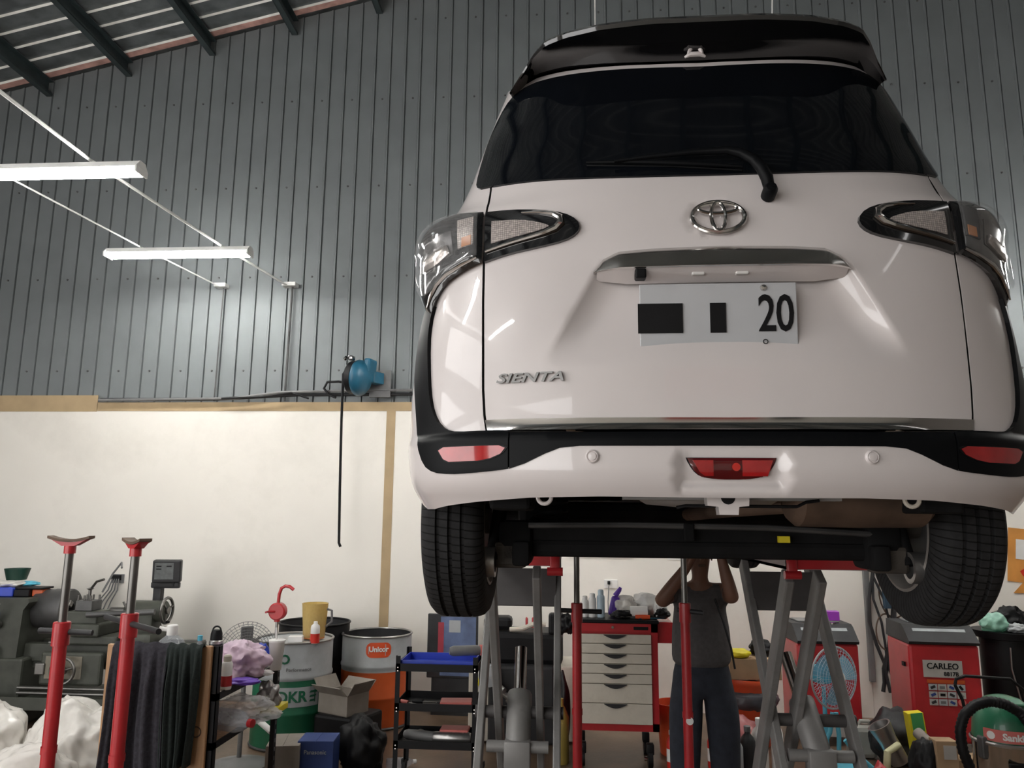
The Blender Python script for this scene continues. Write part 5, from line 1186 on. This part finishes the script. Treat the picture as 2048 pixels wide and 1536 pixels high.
# ------------------------------------------------------------------ red tool chest
TY = 5.55
X0, X1 = xat(1150, 1400, TY), xat(1318, 1400, TY); tw = X1-X0; Zt = zat(1247, TY, 1240); Zb = zat(1462, TY, 1240)
ch = thing('tool_chest', 'red roller tool chest with seven cream drawers', 'tool chest', (X0, TY, 0), R(0))
m = MB(); m.box((tw/2, .215, (Zt+Zb)/2), (tw, .39, Zt-Zb), bev=.006); m.build('carcass', 'red', ch)
fr = MB(); fr.box((.012, .012, (Zt+Zb)/2), (.024, .03, Zt-Zb)); fr.box((tw-.022, .012, (Zt+Zb)/2), (.044, .03, Zt-Zb)); fr.box((tw/2, .012, Zt-.028), (tw, .03, .056)); fr.box((tw/2, .012, Zb+.025), (tw, .03, .05)); fr.build('front_frame', 'red', ch)
MB().box((tw/2, .20, Zt+.012), (tw+.02, .42, .024), bev=.006).build('rubber_top', 'black', ch)
ys = [1268, 1287, 1307, 1327, 1347, 1367, 1406, 1448]
for a_, b_ in zip(ys[:-1], ys[1:]):
    za, zb_ = zat(a_, TY, 1240)-.002, zat(b_, TY, 1240)+.002; x0_, x1_ = .026, tw-.046
    d_ = MB().box(((x0_+x1_)/2, -.004, (za+zb_)/2), (x1_-x0_, .03, za-zb_), bev=.003).build('drawer', 'cream', ch)
    m = MB(); n = 10; pr = [(-.075+.15*i/n, za-.004-.024*math.sin(PI*i/n)) for i in range(n+1)]; m.prism([(-.078, za-.001), ]+pr+[(.078, za-.001)], -.030, -.016); hh = m.build('handle', 'dark_grey', d_); hh.location.x = (x0_+x1_)/2
MB().lathe([(.011, -.004), (.009, -.008), (0, -.008)], 14, (tw*.46, -.002, Zt-.026), 'y').build('lock', 'chrome', ch); MB().box((tw*.80, -.004, Zt-.03), (.10, .006, .022), bev=.002).build('name_plate', 'black', ch)
MB().box((tw+.055, .16, Zt-.06), (.11, .26, .14), bev=.006).build('side_bin', 'red', ch)
MB().box((tw+.02, .40, (Zt+Zb)/2), (.02, .05, .5)).build('push_handle', 'black', ch) if 0 else None
for x in (.05, tw-.06):
    for y in (.06, .36):
        m = MB(); m.lathe([(.055, -.016), (.055, .016)], 22, (x, y, .056), 'x'); m.box((x, y, .12), (.05, .06, .07), bev=.008); cs = m.build('castor', 'black', ch)
MB().lathe([(.014, -.02), (.014, 0)], 12, (tw-.08, .06, .056), 'x').build('axle_cap', 'chrome', ch)
# things on the tool chest
ZT = Zt+.025
for i, (px, h, r_, mm, lb) in enumerate(((1170, .145, .026, 'white_plastic', 'short white spray can on the tool chest by the red stand'), (1185, .165, .028, 'white_plastic', 'taller white spray can second in the row on the tool chest'), (1202, .19, .028, 'pale_blue', 'pale blue spray can on the tool chest'))):
    if mm == 'pale_blue' and 'pale_blue' not in MT: defm('pale_blue', (.48, .60, .68), .4)
    spray(lb, (xat(px, 1240, TY+.12), TY+.12, ZT), h, r_, mm, 'white_plastic' if i < 2 else 'pale_blue', 'spray cans on the tool chest')
sg_ = thing('spray_gun', 'purple plastic spray gun standing on the tool chest', 'spray gun', (xat(1228, 1230, TY+.2), TY+.2, ZT)); MB().box((0, 0, .07), (.06, .05, .14), rot=(0, R(14), 0), bev=.018).build('bottle', 'purple', sg_); MB().tube([(.01, 0, .14), (.04, 0, .18), (.05, 0, .20)], [.02, .016, .010], 10).build('nozzle', 'purple', sg_)
for i, (px, dy, d, sd, mm, lb, nm) in enumerate(((1250, .22, (.16, .14, .15), 41, 'bag_white', 'white crumpled bag behind the purple spray gun', 'rag_bag'), (1290, .26, (.20, .16, .17), 42, 'white_plastic', 'white paper towel heap on the tool chest', 'paper_towels'), (1326, .12, (.09, .10, .13), 43, 'white_plastic', 'white rag at the corner of the tool chest', 'white_rag'), (1245, .08, (.15, .10, .06), 44, 'black', 'black glove lying on the tool chest', 'work_glove'), (1330, .10, (.10, .12, .08), 45, 'black', 'black cloth hanging at the chest corner', 'black_cloth'))):
    o = crumple(nm, (xat(px, 1240, TY+dy)-(.02 if px > 1310 else 0), TY+dy, ZT+.002), d, mm, seed=sd, amp=.3, sub=4); tag(o, lb, 'cloth')
rl_ = thing('tape_roll', 'white roll lying on its side on the tool chest', 'roll', (xat(1278, 1250, TY+.08), TY+.09, ZT+.042)); MB().lathe([(.018, -.06), (.042, -.06), (.042, .06), (.018, .06), (.018, -.06)], 22, (0, 0, 0), 'x', cap=False).build('paper_roll', 'white_plastic', rl_)
tool('screwdriver', 'orange handled tool lying at the front of the tool chest', (xat(1265, 1245, TY+.04), TY+.04, ZT), .24, R(180), 'orange_bright')
tool('spanner', 'steel spanner lying on the tool chest front edge', (xat(1315, 1246, TY+.05)-.04, TY+.06, ZT), .18, R(10), 'teal')
p = at(1142, 1240, 5.75); o = crumple('hanging_gloves', (p.x, 5.80, zat(1262, 5.75, 1142)), (.13, .12, .13), 'black', seed=47, amp=.4, flat=False); tag(o, 'black gloves hooked on the edge of the tool chest', 'gloves')
o.location = (X0-.05, TY+.10, Zt-.02)

# ------------------------------------------------------------------ bins, boxes and bottles right of the person
bn = thing('waste_bin', 'orange plastic bin lined with a dark bag', 'bin', (xat(1502, 1440, 6.2), 6.25, 0))
zb_ = zat(1356, 6.2, 1502)
MB().lathe([(.14, 0), (.15, .01), (.19, zb_-.02), (.20, zb_), (.19, zb_), (.14, .02), (0, .02)], 28, cap=False).build('bin_shell', 'orange_bright', bn); MB().lathe([(.205, zb_-.03), (.21, zb_-.01), (.205, zb_+.006), (.195, zb_)], 28, cap=False).build('rim', 'orange_bright', bn)
o = crumple('liner_bag', (0, 0, zb_-.24), (.40, .40, .25), 'liner_grey', bn, 51, .16, 4, 2.4) if 'liner_grey' in MT else (defm('liner_grey', (.07, .07, .08), .35, var=.3), crumple('liner_bag', (0, 0, zb_-.25), (.415, .415, .25), 'liner_grey', bn, 51, .12, 4, 2.4))[1]
cb_ = carton('brown_carton', 'brown cardboard box resting on the orange bin', (xat(1502, 1330, 6.2), 6.22, zb_+.008), (.38, .26, .14), 'cardboard', R(4), False)
o = crumple('yellow_cloth', (xat(1478, 1295, 6.15), 6.16, zb_+.155), (.17, .14, .07), 'yellow', seed=53, amp=.15); tag(o, 'yellow cloth pad on the brown cardboard box', 'cloth')
o = crumple('black_bundle', (xat(1525, 1290, 6.25), 6.27, zb_+.155), (.18, .16, .12), 'black', seed=54, amp=.3); tag(o, 'black bundle on the brown cardboard box', 'bundle')
rb_ = thing('red_bucket', 'red plastic bucket behind the standing person', 'bucket', (xat(1352, 1450, 5.95), 5.95, 0)); MB().lathe([(.11, 0), (.115, .01), (.14, .34), (.148, .35), (.14, .35), (.11, .012), (0, .012)], 26, cap=False).build('bucket_shell', 'orange_bright', rb_); MB().torus((0, 0, .2), .13, .004, 24, 6, (R(60), 0, 0), 1.02, 1.02).build('handle', 'steel', rb_)
for i, px in enumerate((1343, 1360, 1427)): bottle('pop_bottle', ['red drink bottle standing beside the tool chest castor', 'red drink bottle standing next to the bottle by the castor', 'red drink bottle just past the person'][i], 'bottle', (xat(px, 1500, 5.6), 5.62+.02*i, 0), .24, .030, 'red_bright', 'white_plastic', 'white_plastic', group='red bottles on the floor')
for i, (px, Y, h, r_, mm, cp2, lb) in enumerate(((1472, 5.5, .20, .045, 'drum_white', 'mid_grey', 'squat grey can on the floor near the person'), (1496, 5.55, .24, .05, 'dark_grey', 'mid_grey', 'dark tin on the floor between the cans'), (1520, 5.6, .28, .055, 'white_plastic', 'white_plastic', 'white plastic bottle behind the lift leg'), (1555, 5.6, .30, .04, 'white_plastic', 'yellow', 'white bottle with orange nozzle behind the right lift'))): bottle('fluid_bottle', lb, 'bottle', (xat(px, 1500, Y), Y, 0), h+.06, r_, mm, cp2, None, group='fluid bottles on the floor')
o = crumple('pink_plastic_bag', (xat(1482, 1420, 5.85), 5.86, .0), (.26, .2, .30), 'bag_pink', seed=57, amp=.3, sub=4) if 'bag_pink' in MT else (MT.__setitem__('bag_pink', clear('bag_pink', (.80, .35, .35), .25, .1, op=.35)), crumple('pink_plastic_bag', (xat(1480, 1420, 5.85), 5.86, .0), (.24, .2, .30), 'bag_pink', seed=57, amp=.3, sub=4))[1]
tag(o, 'reddish clear plastic bag on the floor in front of the orange bin', 'bag')

# ------------------------------------------------------------------ the two red service machines
def machine(px0, px1, py_top, py_shoulder, Y, label, rz=0, decals=False):
    xa, xb = xat(px0, 1350, Y), xat(px1, 1350, Y); w2 = xb-xa; zs_ = zat(py_shoulder, Y, (px0+px1)/2); zt_ = zat(py_top, Y, (px0+px1)/2)
    t = thing('service_machine', label, 'machine', ((xa+xb)/2, Y, 0), rz, 'red service machines')
    MB().box((0, .25, .08+(zs_-.08)/2), (w2, .48, zs_-.08), bev=.02).build('cabinet', 'red', t)
    m = MB(); m.prism([(0, zs_), (-.012, zs_+.02), (.10, zt_-.02), (.14, zt_), (.48, zt_), (.50, zs_)], -w2/2, w2/2, 'x'); m.build('control_top', 'dark_grey', t)
    m = MB(); a0, a1 = .02, .10; k0 = zs_+.03; k1 = zt_-.025
    m.add([(-w2*.38, a0-.008, k0), (w2*.38, a0-.008, k0), (w2*.38, a1-.010, k1), (-w2*.38, a1-.010, k1)], [(0, 1, 2, 3)]); m.build('control_panel', 'panel_grey', t)
    for i in range(2): MB().lathe([(.022, -.008), (.022, .004), (.0, .006)], 16, (-w2*.2+w2*.4*i, .15, zt_+.004)).build('gauge', 'chrome', t)
    MB().box((0, .30, zt_+.006), (w2*.7, .2, .012), bev=.004).build('top_tray', 'mid_grey', t)
    for x in (-w2*.38, w2*.38): MB().lathe([(.04, -.014), (.04, .014)], 16, (x, .06, .04), 'x').build('castor', 'black', t); MB().lathe([(.05, -.014), (.05, .014)], 16, (x, .44, .05), 'x').build('castor', 'black', t)
    MB().box((-w2/2-.006, .12, zs_-.16), (.014, .05, .03)).build('side_latch', 'black', t)
    if decals:
        d = MB().box((-.02, .005, zs_-.17), (.27, .004, .12)).build('name_board', 'decal_white', t)
        text('name_lettering', 'CARLEO', .058, 'black', d, (-.02, .001, zs_-.152), (R(90), 0, 0), extr=.0006, bold=.001); text('model_lettering', '8817B', .040, 'black', d, (.035, .001, zs_-.205), (R(90), 0, 0), extr=.0006, bold=.001)
        MB().box((-.005, .005, zs_-.258), (.26, .004, .025)).build('orange_band', 'orange', t)
        for r_ in range(3):
            for c_ in range(4):
                if r_ == 2 and c_ == 3: continue
                MB().box((-.098+.064*c_, .005, zs_-.298-.052*r_), (.058, .004, .044)).build('instruction_card', 'decal_white' if (r_+c_) % 3 else 'drum_white', t); MB().box((-.098+.064*c_, .0025, zs_-.298-.052*r_), (.034, .002, .018), rot=(0, R(25*(c_-1)), 0)).build('pictogram', ['dark_grey', 'mid_grey', 'navy', 'black'][(r_*2+c_) % 4], t)
        MB().lathe([(.026, -.006), (.026, .0)], 18, (.094, .006, zs_-.40), 'y').build('warning_sign', 'coral', t)
    return t
defm('panel_grey', (.34, .36, .37), .4, var=.15, vscale=20); defm('decal_white', (.42, .40, .37), .6, var=.1)
m1 = machine(1598, 1722, 1252, 1288, 6.25, 'red service machine behind the blue fan with purple box on top')
m2 = machine(1824, 1962, 1254, 1290, 6.1, 'red service machine lettered CARLEO under the right rear wheel', R(-4), True)
MB().box((0, -.006, .14), (.20, .004, .14)).build('white_notice', 'decal_white', m1)
o = MB().box((0, 0, .035), (.16, .10, .07), bev=.004).build('purple_box', 'violet', None, (xat(1662, 1245, 6.45), 6.52, zat(1252, 6.25, 1660)+.013), (0, 0, R(-8))) if 'violet' in MT else (defm('violet', (.30, .04, .42), .4), MB().box((0, 0, .035), (.16, .10, .07), bev=.004).build('purple_box', 'violet', None, (xat(1662, 1245, 6.45), 6.52, zat(1252, 6.25, 1660)+.013), (0, 0, R(-8))))[1]
tag(o, 'small bright purple box on the red machine', 'box')
# ------------------------------------------------------------------ blue fan
FY = 5.75; fx = xat(1668, 1355, FY); fz = zat(1355, FY, 1668)
bf = thing('standing_fan', 'light blue standing fan in front of the red machine', 'fan', (fx, FY, 0), R(28))
m = MB(); m.lathe([(.19, 0), (.19, .02), (.05, .05), (.02, .06)], 28); m.build('base', 'cyan', bf); MB().lathe([(.018, .05), (.014, fz-.08)], 12, (0, .10, 0)).build('pole', 'cyan', bf)
MB().lathe([(.05, .03), (.065, .08), (.06, .16), (.03, .22), (0, .225)], 22, (0, .02, fz), 'y').build('motor_cover', 'cyan', bf)
m = MB(); gr = .205
for rr in [.05+.022*i for i in range(7)]: m.torus((0, -.05+.03*(rr/gr)**2, fz), rr, .0016, 30, 4, (R(90), 0, 0))
for k in range(40):
    a = 2*PI*k/40; m.tube([(.05*math.cos(a), -.05, fz+.05*math.sin(a)), (gr*math.cos(a), -.01, fz+gr*math.sin(a))], .0012, 4)
    m.tube([(gr*math.cos(a), .0, fz+gr*math.sin(a)), (.06*math.cos(a), .05, fz+.06*math.sin(a))], .0012, 4)
m.build('wire_guard', 'pale_blue', bf)
MB().torus((0, 0, fz), gr, .007, 40, 8, (R(90), 0, 0)).build('guard_ring', 'drum_white', bf); MB().lathe([(.045, -.008), (.045, 0), (0, 0)], 20, (0, -.05, fz), 'y').build('centre_badge', 'white_plastic', bf)
for k in range(3):
    a = k*2.094+.4; m = MB(); vs = []
    for i in range(7):
        for j in range(5):
            r_ = .03+.155*i/6; th = a+(j/4-.5)*(1.3-.3*i/6); vs.append((r_*math.cos(th), (j/4-.5)*.04, fz+r_*math.sin(th)))
    m.add(vs, [(i*5+j, (i+1)*5+j, (i+1)*5+j+1, i*5+j+1) for i in range(6) for j in range(4)], True); m.build('blade', 'fan_clear', bf)
# blue hoses, canister, hanging cables
hs_ = [((1665, 1425), (1660, 1465), (1640, 1505), (1625, 1530)), ((1672, 1425), (1678, 1470), (1678, 1510)), ((1690, 1480), (1720, 1515), (1750, 1540))]
for i, pts in enumerate(hs_):
    o = MB().tube([at(a, b, 5.35) for a, b in pts], .014, 10).build('blue_hose', 'cyan'); tag(o, ['light blue hose curving down towards the lift base', 'light blue hose hanging straight below the fan', 'light blue hose trailing over to the canister'][i], 'hose', 'light blue hoses')
jc = thing('jerrycan', 'translucent white canister with handle beside the red machine', 'canister', (xat(1730, 1490, 5.95), 6.02, 0)); hj = zat(1452, 5.85, 1728)
MB().box((0, 0, hj*.44), (.19, .15, hj*.88), bev=.035).build('can_body', 'can_grey', jc) if 'can_grey' in MT else (defm('can_grey', (.40, .39, .35), .5, var=.1), MB().box((0, 0, hj*.44), (.19, .15, hj*.88), bev=.035).build('can_body', 'can_grey', jc))
MB().tube([(-.01, 0, hj*.86), (.0, 0, hj*.97), (.06, 0, hj*.97), (.075, 0, hj*.84)], .014, 10).build('handle', 'can_grey', jc); MB().lathe([(.024, hj*.86), (.024, hj*.99), (0, hj)], 14, (-.065, 0, 0)).build('cap', 'white_plastic', jc)
tr = thing('cable_trunking', 'grey vertical trunking with cables on the wall right of the lift', 'trunking', (xat(1742, 1300, YB-.08), YB-.07, 0)); MB().box((0, 0, 1.45), (.045, .04, 2.3), bev=.004).build('channel', 'mid_grey', tr)
random.seed(3)
for i in range(7):
    pts = []; x = .06+.03*i
    for j in range(9): pts.append((x-.02+.05*math.sin(j*1.1+i)+.02*random.uniform(-1, 1), -.05-.008*i, 1.75-.19*j))
    MB().tube(pts, .010 if i % 3 else .014, 6).build('cable', ['dark_grey', 'navy_cable', 'black', 'rust', 'dark_grey', 'navy_cable', 'mid_grey'][i] if 'navy_cable' in MT else 'dark_grey', tr)
defm('navy_cable', (.02, .045, .07), .5)
for i in range(4): MB().tube([(.10+.012*i, -.09, 1.55), (.105+.014*i, -.10, 1.2), (.11+.012*i, -.10, .92)], .016, 8).build('rope_bundle', 'navy_cable', tr)
for i, (a, b, c_) in enumerate(((.20, 1.05, .17), (.12, .72, .12), (.22, .70, .10))): MB().torus((a, -.06, b), c_, .007, 28, 6, (R(90), 0, 0), .7, 1.25).build('cable_loop', 'rust', tr)
# ------------------------------------------------------------------ black stand, vacuum and floor clutter on the right
bs = thing('drum_stand', 'tall black drum piled with parts by the wall', 'stand', (xat(2030, 1330, 6.3), 6.35, 0)); zb2 = zat(1262, 6.3, 2030)
MB().lathe([(.19, 0), (.20, .02), (.20, zb2-.06), (.24, zb2-.05), (.25, zb2), (0, zb2)], 28).build('black_drum', 'black', bs); MB().tube([(-.10, -.20, zb2-.1), (-.11, -.21, .6), (-.06, -.21, .35)], .006, 6).build('hanging_chain', 'steel', bs); MB().box((.16, -.16, zb2*.5), (.05, .03, zb2*.9)).build('side_rail', 'mid_grey', bs)
o = crumple('green_bag', (xat(1995, 1240, 6.2), 6.26, zb2+.002), (.18, .14, .14), 'bag_green', seed=61, amp=.35, sub=4) if 'bag_green' in MT else (MT.__setitem__('bag_green', clear('bag_green', (.45, .75, .62), .25, .1, op=.4)), crumple('green_bag', (xat(1995, 1240, 6.2), 6.26, zb2+.002), (.18, .14, .14), 'bag_green', seed=61, amp=.35, sub=4))[1]
tag(o, 'pale green plastic bag on the black drum', 'bag')
o = crumple('parts_heap', (xat(2040, 1230, 6.3)-.02, 6.42, zb2+.002), (.20, .18, .18), 'black', seed=62, amp=.5, sub=4); tag(o, 'black knobbly machine part on the black drum', 'part')
o = crumple('white_parts', (xat(2040, 1255, 6.15), 6.20, zb2+.002), (.13, .10, .07), 'drum_white', seed=63, amp=.4, sub=4); tag(o, 'small white fittings in front of the black part', 'part')
VY = 4.9; vx = xat(2012, 1480, VY)
vc = thing('vacuum_cleaner', 'drum vacuum cleaner with green head and steel tank', 'vacuum cleaner', (vx, VY, 0)); vz = zat(1482, VY, 2012)
MB().lathe([(.17, .08), (.175, .09), (.175, vz), (.18, vz+.008)], 36).build('steel_tank', 'chrome', vc)
MB().lathe([(.183, vz), (.186, vz+.012), (.180, vz+.020)], 36, cap=False).build('clamp_ring', 'steel', vc)
MB().lathe([(.172, vz+.02), (.165, vz+.10), (.155, vz+.14), (.13, vz+.20), (.09, vz+.235), (.04, vz+.25), (0, vz+.252)], 36).build('motor_head', 'green', vc)
fv = facing((vx, VY)); curved_patch('brand_band', rrect(.27, .066, .006, 2), 'coral', vc, .171, vz+.058, fv+.12, .002); curved_text('brand_lettering', 'Sanki', .05, 'white_plastic', vc, .173, vz+.056, fv+.22, bold=.002); curved_patch('brand_mark', [(.022*math.cos(i*.5236), .022*math.sin(i*.5236)) for i in range(12)], 'white_plastic', vc, .1735, vz+.058, fv-.42, .002)
MB().box((.0, -.10, vz+.225), (.12, .06, .03), rot=(R(30), 0, 0), bev=.012).build('carry_handle', 'green', vc)
for k in range(4):
    a = k*PI/2+.6; MB().lathe([(.03, -.012), (.03, .012)], 14, (.17*math.cos(a), .17*math.sin(a), .031), 'x').build('castor', 'black', vc)
MB().lathe([(.15, .05), (.17, .08)], 30).build('base_ring', 'black', vc); MB().box((-.04, -.172, vz-.10), (.09, .02, .05), bev=.006).build('label_plate', 'black', vc); MB().box((-.16, -.06, vz-.02), (.04, .06, .12), bev=.01).build('latch', 'steel_dark', vc)
hp = [at(a, b, 4.72) for a, b in ((1940, 1536), (1925, 1500), (1920, 1460), (1928, 1430), (1950, 1410), (1980, 1402), (2010, 1408), (2040, 1425), (2060, 1450))]
pts = []
for i in range(len(hp)-1):
    for j in range(8): pts.append(hp[i].lerp(hp[i+1], j/8))
for _ in range(3): pts = [pts[0]]+[(pts[i-1]+pts[i]*2+pts[i+1])/4 for i in range(1, len(pts)-1)]+[pts[-1]]
MB().tube([q-Vector((vx, VY, 0)) for q in pts], [.030 if i % 2 else .026 for i in range(len(pts))], 12).build('suction_hose', 'black', vc)
o = MB().tube([at(1910, 1370, 5.2), at(1912, 1358, 5.2), at(1930, 1352, 5.2), at(2020, 1358, 5.2), at(2048, 1380, 5.2), at(2060, 1430, 5.2)], .010, 8).build('wand_tube', 'black', vc)
for v in o.data.vertices: v.co -= Vector((vx, VY, 0))
MB().tube([at(1910, 1370, 5.2)-Vector((vx, VY, 0)), at(1925, 1400, 5.2)-Vector((vx, VY, 0)), at(1932, 1430, 5.2)-Vector((vx, VY, 0))], .010, 8).build('wand_end', 'black', vc)
gy = thing('filter_carton', 'green and yellow carton leaning near the red machine', 'box', (xat(1838, 1465, 5.6), 5.62, 0)); hg = zat(1425, 5.6, 1838)
MB().box((0, 0, hg*.5), (.10, .08, hg), rot=(0, R(-6), 0), bev=.003).build('carton_body', 'yellow', gy); MB().box((-.012, -.042, hg*.86), (.075, .004, hg*.28), rot=(0, R(-6), 0)).build('green_panel', 'green_bright', gy)
tc2 = thing('cardboard_tube', 'tall brown cardboard box with white label leaning on the floor', 'box', (xat(1888, 1510, 5.25), 5.25, 0)); hh2 = zat(1478, 5.25, 1888)
MB().box((0, 0, hh2*.5), (.13, .10, hh2), bev=.004).build('carton_body', 'cardboard', tc2); MB().box((.015, -.052, hh2*.80), (.075, .004, .08)).build('white_label', 'decal_white', tc2)
o = MB().tube([at(1835, 1465, 5.45), at(1872, 1500, 5.3)], .035, 14).build('paper_tube', 'cardboard_grey'); tag(o, 'grey cardboard tube leaning on the brown box', 'tube')
for i, (px, py, Y, d, sd, mm, lb, nm) in enumerate(((1790, 1440, 5.9, (.34, .3, .44), 71, 'dark_grey', 'dark grey bag of scrap against the wall by the canister', 'scrap_bag'), (1850, 1500, 5.3, (.17, .20, .34), 72, 'black', 'black plastic sack between the grey bottle and brown box', 'black_sack'), (1760, 1536, 5.2, (.13, .12, .20), 74, 'red', 'crumpled red packet on the floor near the blue hose', 'red_packet'))):
    g_ = at(px, py, Y); o = crumple(nm, (g_.x, Y, 0), (d[0], d[1], zat(py-30, Y, px) if i < 2 else d[2]), mm, seed=sd, amp=.3, sub=4); tag(o, lb, 'bag')
gb = thing('grey_funnel', 'tilted grey funnel bottle lying on the floor heap', 'bottle', (xat(1806, 1505, 5.5), 5.55, .10), 0, rot=(R(0), R(-28), 0)); MB().lathe([(.055, 0), (.06, .01), (.06, .16), (.07, .22), (.075, .26), (.065, .26), (.05, .18), (0, .17)], 24, cap=False).build('funnel_body', 'steel', gb)
o = MB().tube([(xat(1768, 1510, 5.3), 5.30, .02), at(1775, 1504, 5.3), at(1797, 1490, 5.35)], .022, 12).build('cream_rod', 'cream_rod') if 'cream_rod' in MT else (defm('cream_rod', (.52, .50, .30), .5), MB().tube([(xat(1768, 1510, 5.3), 5.30, .02), at(1775, 1504, 5.3), at(1797, 1490, 5.35)], .022, 12).build('cream_rod', 'cream_rod'))[1]
tag(o, 'short cream plastic rod on the floor heap', 'rod')
o = MB().box((xat(1940, 1536, 5.4), 5.45, .09), (.2, .16, .18), bev=.01).build('wooden_block', 'cardboard'); tag(o, 'low brown block at the foot of the red machine', 'block')
# ------------------------------------------------------------------ the shop front behind the camera, seen in the chrome and the glass
bnr = MB().box((1.3, YF+.02, 3.85), (1.7, .01, .5)).build('red_banner', 'red_bright'); k = MB().box((2.75, YF+.03, 3.85), (.7, .03, .6)).build('dark_notice_board', 'dark_grey'); tag(k, 'dark notice board beside the red banner on the front wall', 'board'); tag(bnr, 'red banner on the front wall behind the camera', 'banner')
